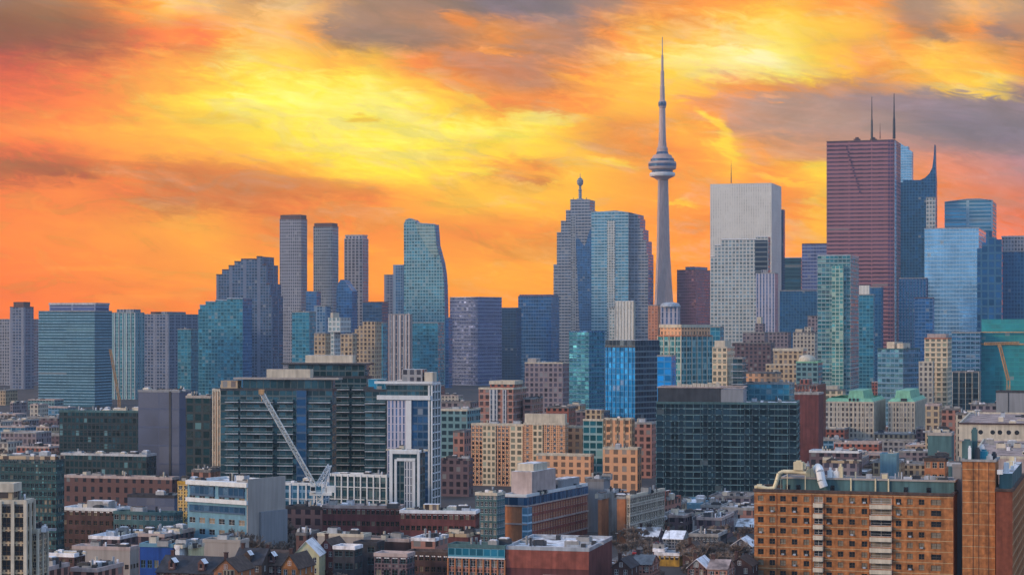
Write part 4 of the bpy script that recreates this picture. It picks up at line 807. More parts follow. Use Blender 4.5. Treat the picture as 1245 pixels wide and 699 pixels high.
r, lf, H = B('town_block', 'blue glass podium with white piers between the beige blank wall and the crane', 343, 396, 588, 700, 'blue_grid', xm=392, dep=12, th=14, fh=2.9, cap='frame_white', fins=('frame_white', .6, .3, 5), bands=('frame_white', .25, .25, 4), roof='roof_snow')
# left middle
r, lf, H = B('office_building', 'plain violet-blue block with a dark seam and snow on its roof, left', 168, 232, 475, 880, 'blank_blue', xm=218, dep=16, roof='roof_snow', cap='grey_wall', units=3, fh=8, bay=12)
sm = MB(); p = lf[0].lerp(lf[1], .78); sm.box((p.x, p.y - .05, 0), (1.0, .3, H - .3), R(-17)); sm.build('seam', M_['dark_metal'], r)
B('apartment_block', 'dark green-black glass block with layered roof slabs right of the violet block', 226, 264, 482, 840, 'dark_pixel', xm=256, dep=16, roof='roof_pink', cap='beige_wall', units=3)
B('apartment_block', 'thin rust and cream ribbed block left of the crane tower', 259, 276, 474, 800, 'brick_orange', xm=268, roof='roof_pink', cap='cream', bay=2, fins=('cream', .5, .3, 3))
B('apartment_block', 'pink low block at the foot of the thin rust and cream block', 233, 272, 572, 790, 'brick_rose', dep=12, roof='roof_pink', units=2)
r, lf, H = B('apartment_block', 'dark glass mid-rise with scattered pale lit windows and roof boxes, left', 72, 195, 500, 900, 'dark_pixel', xm=186, dep=24, roof='roof_snow', cap='teal_paint', units=14, fh=2.9, bay=1.9, th=12, bands=('dark_metal', .2, .12, 12))
B('apartment_block', 'glassy lower front block of the dark mid-rise with a thin pale roof line', 74, 190, 553, 850, 'dark_pixel', xm=178, dep=12, cap='pale_metal', roof='roof_grey', fh=2.9, bay=2.1, units=4)
B('warehouse', 'long dark brown brick warehouse with a pinkish roof line, left', 78, 216, 581, 760, 'brick_dark', xm=209, dep=18, cap='pink_concrete', roof='roof_tar', units=6)
B('apartment_block', 'dark teal block dotted with rows of pale windows at the left edge', -20, 75, 556, 620, 'dark_dots', xm=68, dep=20, th=12, cap='stone_tan', roof='roof_grey', fh=2.7, bay=2.4, units=3, win=(17, 14, 1.2, 1.3, 'teal_paint', 100))
B('apartment_block', 'tan art deco block with pale vertical piers in the bottom left corner', -30, 33, 609, 480, 'stone_tan', xm=31, dep=12, th=5, roof='roof_grey', cap='cream', win=(4, 8, 2.4, 2.3, 'bronze_window', 60), fins=('cream', .8, .4, 4), tiers=((.0,.72,.1,.9,592,'stone_tan','cream'),))
B('apartment_block', 'low cream-framed end block beside the tan art deco block', 30, 47, 645, 485, 'stone_tan', xm=46, dep=10, th=8, cap='cream', roof='roof_grey', win=(2, 5, 1.0, 1.5, 'cream', 20), fins=('cream', .5, .35, 1))
# yellow, blue-white, teal low
B('town_block', 'narrow yellow block with a column of small windows, left of the pale blue office', 216, 236, 586, 655, 'ochre', xm=230, dep=10, cap='yellow', roof='roof_grey', win=(2, 6, 1.0, 1.2, 'frame_white', 20))
r, lf, H = B('office_building', 'pale blue and white office with ribbon windows and blank beige right side', 228, 346, 588, 615, 'light_blue', xm=300, th=34, dep=26, roof='roof_snow', cap='frame_white', win=(6, 5, 2.4, 1.7, 'pale_metal', 70, .4), units=3)
e = (lf[1] - lf[0]); nrm = Vector((e.y, -e.x)).normalized(); f = lf[2] - lf[1]; n2 = Vector((f.y, -f.x)).normalized()
for zz_ in (H * .80, H * .99): panel('white_band', -.01, 1.02, zz_ - .8, zz_ + .5, 'frame_white', .7)
panel('ribbon_window', .06, .46, H * .84, H * .95, 'glass_navy', .4); panel('ribbon_window', .54, .96, H * .84, H * .95, 'glass_navy', .4)
panel('ribbon_window', .04, .97, H * .66, H * .74, 'glass_navy', .3)
a, b = lf[1] + n2 * .35, lf[2] + n2 * .35; mb = MB(); mb.prism([a, b, b - n2 * .33, a - n2 * .33], 0, H + 1.4, bay=99, fh=99); mb.build('blank_wall', M_['beige_wall'], r)
a, b = lf[1].lerp(lf[2], .3) + n2 * 1.2, lf[2] + n2 * 1.2; mb = MB(); mb.prism([a, b, b - n2 * .8, a - n2 * .8], 0, H * .68, bay=99, fh=99); mb.build('grey_annex', M_['grey_wall'], r)
B('office_building', 'teal two-storey block with square windows left of the pale blue office', 138, 222, 624, 645, 'teal_paint', xm=212, dep=14, roof='roof_tar', cap='teal_paint', win=(10, 3, 1.5, 1.6, 'pale_metal', 70, .3))
B('warehouse', 'dark navy roofed hall behind the teal two-storey block', 155, 219, 603, 700, 'blank_blue', xm=212, dep=14, roof='slate', cap='slate')
r, lf, H = B('warehouse', 'dark brick block with a bright snow roof and a grey roof hut, left', 75, 158, 619, 660, 'brick_brown', xm=142, dep=20, roof='snow', cap='white_paint', win=(9, 3, 1.3, 1.5, 'bronze_window', 50), pent=((.35,.75,.45,.95,2.2,'grey_concrete'),), units=2)
B('warehouse', 'long maroon brick block with a snowy roof right of the crane', 392, 492, 616, 640, 'brick_maroon', xm=486, dep=22, th=9, roof='snow', cap='roof_pink', win=(16, 3, 1.3, 1.5, 'bronze_window', 80), units=5, group='maroon brick blocks with snow on the roof')
B('warehouse', 'maroon brick block under thick snow, left of the teal glazed stair wing', 486, 583, 622, 628, 'brick_maroon', xm=578, dep=22, th=9, roof='snow', cap='white_paint', win=(14, 3, 1.3, 1.5, 'bronze_window', 80), units=5, group='maroon brick blocks with snow on the roof', pent=((.3,.5,.2,.6,2,'stone_tan'),))
B('warehouse', 'dark violet block between the blank grey annex and the long maroon brick block', 345, 396, 617, 655, 'brick_plum', xm=392, dep=18, roof='roof_tar', cap='slate', units=2)
B('town_block', 'beige windowless shed in front of the long maroon brick block', 386, 447, 650, 588, 'beige_wall', xm=442, dep=10, roof='roof_grey', cap='cream', parapet=.3)
B('town_block', 'dark flat-roofed shed left of the beige windowless shed', 360, 388, 648, 600, 'brick_dark', dep=10, roof='snow', parapet=.3)
# office with teal stair wing
r, lf, H = B('office_building', 'brick office with pale bands, dark top storey and a snowy roof edge, centre', 612, 714, 602, 690, 'brick_orange_plain', xm=640, th=24, maxb=85, roof='roof_snow', cap='frame_white', fh=3, pent=((.0,.9,.12,.5,7.5,'pink_concrete'),(.1,.8,.18,.4,10,'cream'),(.3,.9,.6,.9,3,'grey_wall')), units=9)
e = lf[1] - lf[0]; nrm = Vector((e.y, -e.x)).normalized(); f = lf[2] - lf[1]; n2 = Vector((f.y, -f.x)).normalized()
mb = MB(); ring(mb, lf, .05, .25, H - 3.4, H - .8); mb.build('glazed_storey', M_['glass_navy'], r)
mb = MB()
for z in (H - 3.9, H - 10, H - 16.2): ring(mb, lf, -.02, .35, z, z + .5)
mb.build('pale_band', M_['pink_concrete'], r)
mb = MB(); a, b = lf[1] + n2 * .1, lf[2] + n2 * .1
cols = even(f.length, 24, 1.7); rows = [(H - 3.9 - 3.05 * (k + 1) + .55, H - 3.9 - 3.05 * (k + 1) + 2.55) for k in range(4)]
ops = punched(mb, a, b, 0, H - 3.9, cols, rows); mb.build('long_front', M_['brick_red_plain'], r); add_windows(r, ops, 'pale_metal', 'dbbt', 96)
mb = MB(); p = lf[1] + (n2 + nrm) * .2; mb.prism([p - e * .2, p + n2 * .5, p + f * .07 + n2 * .3, p + f * .07 - n2 * .3, p - e * .2 - nrm * .5], 3, H - 4.1, bay=1.6, fh=2.9); mb.build('glass_corner', M_['glass_pale'], r)
r, lf, H = B('office_building', 'teal glazed stair wing on the left of the brick office', 578, 614, 600, 680, 'teal_paint', xm=604, th=24, dep=10, roof='roof_grey', cap='cream', win=(5, 8, 1.7, 1.9, 'frame_white', 80, .5), )
B('office_building', 'grey-blue block with roof boxes joined to the right of the brick office', 712, 742, 583, 745, 'grey_wall', xm=734, dep=16, roof='roof_snow', units=4)
B('town_block', 'orange brick wall block right of the grey-blue roof boxes', 727, 740, 605, 715, 'brick_orange_plain', dep=10, parapet=.3)
B('town_block', 'pale grey narrow block between two orange brick walls', 739, 752, 598, 725, 'grey_concrete', dep=10, parapet=.3)
B('town_block', 'orange brick wall block left of the cream gridded low building', 750, 767, 604, 705, 'brick_orange_plain', dep=8, parapet=.3)
B('office_building', 'cream gridded low building with rows of dark windows, centre', 762, 808, 603, 700, 'stone_cream', xm=766, th=24, maxb=48, roof='roof_pink', cap='cream', win=(1, 4, 2.4, 2.1, 'cream', 100, .6, 15))
B('town_block', 'rose and white chequered block with a red roof hut right of the cream gridded building', 804, 828, 607, 760, 'brick_rose', xm=808, th=24, dep=20, roof='roof_snow', cap='brick_red', pent=((.1,.8,.1,.4,3,'brick_red'),))
B('town_block', 'low shed with a pale blue snowy roof, below the dark glass slab', 822, 868, 612, 800, 'light_blue', dep=26, roof='snow', cap='light_blue', units=3)
B('warehouse', 'dim flat-roofed block with mauve roof left of the brown brick apartment block', 862, 925, 604, 840, 'stone_mauve', dep=24, roof='roof_pink', units=4)
B('town_block', 'grey stone two-storey block with a flat roof, right of centre', 842, 897, 630, 715, 'stone_grey', xm=876, dep=16, roof='roof_grey', cap='stone_grey', units=2)
B('town_block', 'low block under a wide pink snow roof beside the grey stone block', 812, 846, 627, 735, 'brick_plum', dep=18, roof='snow', cap='roof_pink')
B('town_block', 'low slate-roofed hall with a bright yellow end wall, right of centre', 838, 884, 650, 645, 'slate', xm=873, dep=8, roof='slate', cap='grey_concrete', win=(7, 1, 1.1, 1.5, 'frame_white', 10))
B('kiosk', 'small yellow building with a snow-covered flat roof, right of centre', 796, 832, 673, 638, 'yellow', xm=826, dep=7, roof='snow', cap='snow', fh=3, win=(5, 1, 1.1, 1.1, 'bronze_window', 10, 1.2))
B('kiosk', 'tiny white-roofed hut behind the small yellow building', 794, 812, 668, 640, 'brick_plum', dep=5, roof='snow', cap='snow')
r, lf, H = B('warehouse', 'plain red brick hall with snow patches on its roof, bottom centre', 615, 744, 667, 540, 'brick_maroon', xm=716, dep=18, th=14, roof='roof_snow', cap='pale_metal', units=6)
e = lf[1] - lf[0]; nrm = Vector((e.y, -e.x)).normalized(); panel('upper_wall', 0, 1, H * .66, H - .75, 'brick_red_plain', .12); panel('tile_band', .45, 1, H * .42, H * .56, 'pink_concrete', .14)
r, lf, H = B('town_block', 'brick row with a teal glazed top storey and white line, bottom centre', 545, 617, 664, 545, 'brick_rose', xm=614, dep=14, roof='roof_grey', cap='teal_paint', win=(8, 3, 1.5, 1.7, 'frame_white', 60, .3))
e = lf[1] - lf[0]; nrm = Vector((e.y, -e.x)).normalized(); panel('glazed_storey', 0, 1, H - 3.1, H - .8, 'glass_teal', .2); panel('white_line', 0, 1, H - 3.5, H - 3.1, 'frame_white', .35)
for k in range(9): panel('brick_pier', k / 8 - .012, k / 8 + .012, 0, H - 3.6, 'brick_orange_plain', .4)
# ================================================================ foreground brown brick apartment block
YB = 540; ft = rect(917, 1159, YB, xm=1159, th=17, dep=16); ft = rect(917, 1160, YB, xm=1159, th=17, dep=16)
Cn = Vector((tx(1159) * YB, YB)); t0 = tx(917); a_ = (Cn.x - t0 * YB) / (C_ + t0 * S_); Ln = Cn + U * a_; ft = [Ln, Cn, Cn + V * 17, Ln + V * 17]
c = centroid(ft); root = empty('apartment_block', (c.x, c.y, 0)); tag(root, 'orange-brown brick apartment block with cream balconies in the right foreground', 'building')
lf = [p - c for p in ft]; H = zat(603, YB); WA = a_; sc = WA / (1159 - 917)
def colpx(x0, x1):                      # view columns on the slanted front -> metres along it
    o = []
    for px in (x0, x1):
        t = tx(px); aa = (Cn.x - t * YB) / (C_ + t * S_); o.append(WA - aa)
    return tuple(o)
FH = 2.9
wc = [colpx(x - 3.5, x + 3.5) for x in (925, 939, 952, 966, 980.5, 1008, 1022, 1036, 1051, 1092.5, 1106.5, 1120.5)] + [colpx(1132, 1144.5)]
bc = [colpx(990, 1000.5), colpx(1058.5, 1084)]
allc = sorted(wc + bc); nfl = 10
rows = [(H - 1.0 - FH * k - 1.5, H - 1.0 - FH * k) for k in range(nfl)][::-1]; rows = [r_ for r_ in rows if r_[0] > .3]
mb = MB(); isb = [cc in bc for cc in allc]
ops = punched(mb, lf[0], lf[1], 0, H, allc, rows, d=.3)
for k in (1, 2, 3):
    p, q = lf[k], lf[(k + 1) % 4]; mb.face([(p.x, p.y, 0), (q.x, q.y, 0), (q.x, q.y, H), (p.x, p.y, H)], 0)
mb.build('wall', M_['brick'], root)
wide = [o for o in ops if o[1] > 3.0 or abs(o[1] - (bc[0][1] - bc[0][0])) < .02]
small = [o for o in ops if o not in wide]
add_windows(root, small, 'bronze_window', 'dddbb', 100); add_windows(root, wide, 'frame_white', 'ddb', 30)
e = (lf[1] - lf[0]).normalized(); nrm = Vector((e.y, -e.x)); ang = math.atan2(e.y, e.x)
for b0, b1 in bc:
    w = b1 - b0 + .3; bm_ = MB(); bm_.box((0, -.7, -.12), (w, 1.5, .2), 0, 0); bm_.box((0, -1.4, .08), (w, .12, .95), 0, 0)
    for sg in (-1, 1): bm_.box((sg * (w / 2 - .06), -.7, .08), (.12, 1.3, .95), 0, 0)
    me = bm_.build('balcony', M_['cream'], mesh_only=True)
    for z0, z1 in rows: p = lf[0] + e * (b0 + b1) / 2; put('balcony', me, root, (p.x, p.y, z0 - 1.15), ang)
for k in range(len(rows)):
    lm = MB(); z = rows[k][1] + .55; a, b = lf[0] + nrm * .06, lf[1] + nrm * .06; lm.prism([a, b, b - nrm * .055, a - nrm * .055], z, z + .16, bottom=True); lm.build('floor_line', M_['line_cream'], root)
for x in (944.5, 987, 1002.5, 1057, 1085.5):
    q = colpx(x - .35, x + .35); a, b = lf[0] + e * q[0], lf[0] + e * q[1]; lm = MB(); lm.prism([a + nrm * .1, b + nrm * .1, b, a], 0, H - .3); lm.build('brick_pier', M_['brick_deep'], root)
mb = MB(); ring(mb, lf, -.5, .25, H - .05, H + .75); mb.build('parapet', M_['shingle_brown'], root)
mb = MB(); mb.prism(grow(lf, -.2), H - .6, H - .1); mb.build('roof', M_['roof_tar'], root)
u0 = (colpx(947, 948)[0]) / WA; s = sub(lf, u0, .995, .35, .9); mb = MB(); ZP = zat(584, YB + 8)
mb.prism(s, H - .1, ZP, 0, 1, bay=4.5, fh=8); mb.build('penthouse', [M_['teal_paint'], M_['roof_grey']], root)
mb = MB(); ring(mb, s, -.3, .35, ZP - .25, ZP + .25); mb.build('penthouse_edge', M_['beige_wall'], root)
for x in (1032, 1062, 1078):
    q = colpx(x - .5, x + .5)[0] / WA; p = lf[0].lerp(lf[1], q) + V * 5.6; pm = MB(); pm.bar((p.x, p.y, H), (p.x, p.y, ZP + .3), .22, 0, 8); pm.build('vent_pipe', M_['pipe_cream'], root)
for x in (955, 968, 1010, 1100, 1128):
    q = colpx(x - 1.6, x + 1.6); p = lf[0] + e * q[0] + V * 5.9; pm = MB(); pm.box((p.x, p.y, H + .2), (q[1] - q[0] + .4, .2, 1.5), ang); pm.build('penthouse_window', M_['glass_dark'], root)
def ppt(px, z, v): q = colpx(px, px)[0]; p = lf[0] + e * q + V * v; return (p.x, p.y, z)
dm = MB(); dm.tube([ppt(919, H + 1.2, 2), ppt(925, H + 1.0, 2), ppt(932, H + .7, 2), ppt(940, H + .9, 2), ppt(943, H + 3.0, 2), ppt(945, H + 4.8, 2.4), ppt(950, H + 5.4, 2.8), ppt(966, H + 5.4, 3), ppt(978, H + 5.1, 3)], .55, 0, 10); dm.build('duct', M_['pipe_cream'], root)
for (x, w, d, h, zb) in ((969, 2.6, 2.4, 2.2, 5.9), (921, 2.6, 2, 1.3, .1), (974, 1.6, 1.6, 1.4, 6.2)):
    dm = MB(); p = ppt(x, 0, 3.2); dm.box((p[0], p[1], H + zb), (w, d, h), ang); dm.box((p[0], p[1], H + zb + h), (w * .5, d * .5, .4), ang); dm.build('rooftop_unit', M_['pipe_cream'], root)
for k in range(26):                     # clutter on the roofs: boxes, cowls and short pipes
    x = rng.uniform(950, 1156); v = rng.choice((7.5, 9, 11, 13)); p = ppt(x, 0, v); um = MB()
    if k % 3 == 0: um.bar((p[0], p[1], ZP), (p[0], p[1], ZP + rng.uniform(1, 2.2)), .2, 0, 7)
    else: um.box((p[0], p[1], ZP), (rng.uniform(.8, 3.2), 1.2, rng.uniform(.5, 1.3)), ang)
    um.build('rooftop_unit', M_[rng.choice(['pale_metal', 'dark_metal', 'pipe_cream', 'grey_concrete'])], root)
for k in range(22):                     # air conditioners hung below some windows
    cc_ = rng.choice(wc[:-1]); z0, z1 = rng.choice(rows[2:]); p = lf[0] + e * (sum(cc_) / 2) + nrm * .25; um = MB(); um.box((p.x, p.y, z0 + .02), (.75, .5, .45), ang); um.build('air_conditioner', M_['pale_metal'], root)
dm = MB(); dm.tube([ppt(987, ZP + .3, 8), ppt(988, ZP + 2.4, 7), ppt(991, ZP + 3, 5.6), ppt(994, ZP + 1.8, 4.6), ppt(996, ZP - .4, 4.2), ppt(999, ZP - 2.2, 4.2)], 1.15, 0, 12); dm.build('duct', M_['white_paint'], root)
for x in (978, 984, 1005, 1013, 1018):
    dm = MB(); p = ppt(x, 0, 7); h = rng.uniform(1.6, 3.4); dm.box((p[0], p[1], ZP), (rng.uniform(.9, 1.8), 1.4, h), ang); dm.bar((p[0], p[1], ZP + h), (p[0], p[1], ZP + h + .8), .35, 0, 8); dm.build('vent_hood', M_['white_paint' if x % 2 else 'pipe_cream'], root)
for x in (947, 955, 977):
    dm = MB(); dm.bar(ppt(x, H, 3), ppt(x, H + 5, 3), .12, 0, 5); dm.build('duct_stand', M_['pipe_cream'], root)
# stair tower between the two wings
def vol(name, label, x0, x1, yt, Y, dep, mat, roof='roof_grey', **k): return B(name, label, x0, x1, yt, Y, mat, xm=x1, dep=dep, roof=roof, **k)
Ct = Vector((tx(1210) * 536, 536)); tt = tx(1170); a2 = (Ct.x - tt * 536) / (C_ + tt * S_); fs = [Ct + U * a2, Ct, Ct + V * 14, Ct + U * a2 + V * 14]; c2 = centroid(fs); lt = [p - c2 for p in fs]; HT = zat(561, 536)
root2 = empty('stair_tower', (c2.x, c2.y, 0)); tag(root2, 'tall windowless orange brick stair tower joined to the foreground apartment blocks', 'building')
mb = MB(); mb.prism(lt, 0, HT, 0, 1); mb.build('wall', [M_['brick'], M_['roof_tar']], root2)
e2 = (lt[1] - lt[0]); nn = Vector((e2.y, -e2.x)).normalized()
for k in range(1, 13):
    z = HT - FH * k + .7
    if z > 0: lm = MB(); a, b = lt[0] + nn * .06, lt[1] + nn * .06; lm.prism([a, b, b - nn * .055, a - nn * .055], z, z + .14, bottom=True); lm.build('floor_line', M_['line_cream'], root2)
for u in (.5, .8, .33):
    lm = MB(); a, b = lt[0] + e2 * (u - .007), lt[0] + e2 * (u + .007); lm.prism([a + nn * .08, b + nn * .08, b, a], 0, HT - .3); lm.build('brick_joint', M_['brick_brown'], root2)
mb = MB(); ring(mb, lt, -.4, .3, HT - .1, HT + .5); mb.build('parapet', M_['grey_concrete'], root2)
for k, (u, v, w, h, mt_) in enumerate([(.1,.4,2.6,5,'teal_paint'),(.3,.6,1.5,8,'teal_paint'),(.42,.3,1.4,3,'dark_metal'),(.55,.5,1.2,3.6,'white_paint'),(.62,.4,2.2,2.4,'glass_teal'),(.8,.3,1.6,1.2,'pale_metal'),(.2,.2,.8,3.4,'white_paint'),(.9,.6,1.4,1.6,'dark_metal')]):
    p = lt[0] + e2 * u + V * 14 * v; ub = MB(); ub.box((p.x, p.y, HT), (w, w * .9, h), ang); ub.box((p.x, p.y, HT + h), (w * .6, w * .6, .5), ang); ub.build('rooftop_unit', M_[mt_], root2)
r, l3, H3 = B('stair_tower', 'recessed dark grey link between the brown brick block and its stair tower', 1158, 1172, 565, 552, 'grey_wall', dep=8, cap='grey_wall', parapet=.3, roof='roof_tar')
r, l3, H3 = B('roof_hut', 'small orange brick hut with two openings behind the teal penthouse', 1124, 1153, 558, 570, 'brick_orange_plain', xm=1149, dep=7, roof='roof_grey', cap='shingle_brown', fh=3, win=(3, 9, 1.3, 1.7, 'cream', 14))
# right wing seen on its corner
Cw = Vector((tx(1231) * 532, 532)); tt = tx(1211); aw = (Cw.x - tt * 532) / (C_ + tt * S_); fw = [Cw + U * aw, Cw, Cw + V * 60, Cw + U * aw + V * 60]; cw = centroid(fw); lw = [p - cw for p in fw]; HW = zat(597, 532)
root3 = empty('apartment_block', (cw.x, cw.y, 0)); tag(root3, 'right wing of the brown brick block, cut by the right edge of the picture', 'building')
mb = MB(); ops = punched(mb, lw[1], lw[2], 0, HW, even(60, 14, 1.5), rows, d=.3)
for k in (0, 2, 3):
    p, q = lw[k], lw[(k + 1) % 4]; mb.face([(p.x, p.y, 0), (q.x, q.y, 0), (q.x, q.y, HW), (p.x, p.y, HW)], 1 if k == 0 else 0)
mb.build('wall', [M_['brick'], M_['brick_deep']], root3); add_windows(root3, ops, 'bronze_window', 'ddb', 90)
mb = MB(); ring(mb, lw, -.5, .3, HW - .1, HW + .6); mb.build('parapet', M_['shingle_brown'], root3)
mb = MB(); mb.prism(grow(lw, -.3), HW - .6, HW - .1); mb.build('roof', M_['roof_grey'], root3)
f3 = lw[2] - lw[1]; n3 = Vector((f3.y, -f3.x)).normalized()
for k in range(len(rows)):
    lm = MB(); z = rows[k][1] + .55; a, b = lw[1] + n3 * .06, lw[2] + n3 * .06; lm.prism([a, b, b - n3 * .055, a - n3 * .055], z, z + .16, bottom=True); lm.build('floor_line', M_['line_cream'], root3)
s = sub(lw, .1, .9, .1, .9); mb = MB(); mb.prism(s, HW - .1, HW + 4.2, 0, 1, bay=5); mb.build('penthouse', [M_['teal_paint'], M_['roof_snow']], root3)
for k in range(9):
    p = lw[0] + (lw[1] - lw[0]) * rng.uniform(.15, .85) + V * (3 + 6 * k); ub = MB(); ub.box((p.x, p.y, HW + 4.2), (rng.uniform(.8, 2), 1.6, rng.uniform(1, 3)), ang); ub.build('rooftop_unit', M_[rng.choice(['pipe_cream', 'white_paint', 'pale_metal'])], root3)
# porthole terrace and what stands around it
r, lf, H = B('terrace_building', 'long cream low building with a row of round dark portholes at the right edge', 1166, 1275, 516, 830, 'cream', xm=1274, th=15, dep=16, roof='roof_pink', cap='cream', units=5, z0=0)
e = lf[1] - lf[0]; nrm = Vector((e.y, -e.x)).normalized()
for k, px in enumerate((1184, 1193, 1208, 1217, 1228, 1238)):
    p = lf[0] + e * ((px - 1166) / 108 * .98) + nrm * .05; pm = MB(); z = H - 3.4
    d = [Vector((e.x, e.y, 0)).normalized() * math.cos(t) * .95 + Vector((0, 0, 1)) * math.sin(t) * .95 for t in [2 * math.pi * j / 14 for j in range(14)]]
    pm.face([(p.x + q.x, p.y + q.y, z + q.z) for q in d]); pm.build('porthole', M_['glass_dark'], r)
panel('roof_beam', 0, 1, H - .2, H + .4, 'brick_brown', .5); panel('lower_ledge', 0, 1, H - 7.2, H - 6.6, 'pink_concrete', 1.2)
B('terrace_building', 'low glowing peach-roofed building below the porthole building', 1182, 1275, 556, 700, 'pink_concrete', xm=1274, th=15, dep=22, roof='roof_pink', cap='cream', units=9)
B('terrace_building', 'low teal plant building with a pale roof edge left of the tall chimney block', 1128, 1160, 527, 640, 'teal_paint', dep=10, roof='roof_grey', cap='beige_wall', units=3)
# ================================================================ cranes
def lattice(mb, a, b, w, n, m=0, r=.13):
    a, b = Vector(a), Vector(b); d = (b - a).normalized(); u = d.cross(Vector((0, 1, .01))).normalized() * w / 2; v = d.cross(u).normalized() * w / 2
    cs = [u + v, u - v, -u - v, -u + v]
    for c in cs: mb.bar(a + c, b + c, r, m)
    for k in range(n):
        p, q = a.lerp(b, k / n), a.lerp(b, (k + 1) / n)
        for i in range(4):
            c0, c1 = cs[i], cs[(i + 1) % 4]; mb.bar(p + (c0 if k % 2 else c1), q + (c1 if k % 2 else c0), r * .7, m); mb.bar(p + c0, p + c1, r * .7, m)
def W3(px, py, Y): return Vector((tx(px) * Y, Y, zat(py, Y)))
YC = 690; bp = W3(389, 600, YC); root = empty('tower_crane', (bp.x, bp.y, 0)); tag(root, 'white luffing tower crane with its long boom tilted up to the left', 'crane'); o = Vector((bp.x, bp.y, 0))
def loc(px, py, dy=0): return W3(px, py, YC + dy) - o
mb = MB(); lattice(mb, (0, 0, 0), (0, 0, loc(389, 600).z), 2.0, 12); mb.build('mast', M_['crane_paint'], root)
mb = MB(); lattice(mb, loc(383, 591), loc(318, 477, -12), 1.3, 36, r=.12); mb.build('boom', M_['crane_paint'], root)
mb = MB(); b = loc(318, 477, -12); mb.box((b.x, b.y, b.z - .6), (1.8, 1.6, 1.6)); mb.bar(b, b - Vector((0, 0, 3)), .1); mb.build('boom_head', M_['crane_rust'], root)
mb = MB(); lattice(mb, loc(386, 590), loc(401, 565), 1.3, 7, r=.14); lattice(mb, loc(395, 592), loc(401, 565), .9, 7, r=.14); mb.build('a_frame', M_['white_paint'], root)
mb = MB(); mb.bar(loc(401, 565), loc(352, 537, -6), .08); mb.bar(loc(401, 565), loc(405, 590), .09); mb.build('stay_cable', M_['dark_metal'], root)
mb = MB(); p = loc(392, 600); mb.box((p.x - .5, 0, p.z - .5), (7.5, 2.6, 1)); mb.box((p.x + 3, 0, p.z + .5), (3, 2.4, 2.2)); mb.box((p.x - 3, -1.2, p.z + .5), (1.8, 1.8, 2.4)); mb.box((p.x + .6, 0, p.z + .5), (1.4, 2, 1.4)); mb.build('turntable', M_['crane_paint'], root)
mb = MB(); mb.box((p.x - 3, -2.14, p.z + 1.2), (1.4, .06, 1.3)); mb.build('cab_window', M_['glass_dark'], root)
YD = 1420; bp = W3(1225, 462, YD); o = Vector((bp.x, bp.y, 0)); root = empty('tower_crane', tuple(o)); tag(root, 'rusty tan tower crane with a level jib before the teal netted building', 'crane')
mb = MB(); b = W3(1215, 418, YD) - o; lattice(mb, W3(1226, 462, YD) - o, b, 1.6, 14, r=.22); lattice(mb, (W3(1226, 462, YD) - o) * 1, (W3(1226, 640, YD) - o), 2, 10); mb.build('mast', M_['crane_rust'], root)
mb = MB(); lattice(mb, W3(1197, 418, YD) - o, W3(1239, 417, YD) - o, 1.6, 16, r=.25); mb.build('jib', M_['crane_rust'], root)
mb = MB(); mb.box((b.x, b.y, b.z - 2.2), (2, 2, 2.2)); mb.build('cab', M_['crane_rust'], root)
YD = 1800; bp = W3(140, 470, YD); o = Vector((bp.x, bp.y, 0)); root = empty('tower_crane', tuple(o)); tag(root, 'faint rusty crane between the striped office tower and the green-teal condo', 'crane')
mb = MB(); lattice(mb, W3(145, 560, YD) - o, W3(145, 482, YD) - o, 2, 10, r=.25); lattice(mb, W3(145, 486, YD) - o, W3(134, 424, YD) - o, 1.6, 14, r=.3); mb.build('boom', M_['crane_rust'], root)
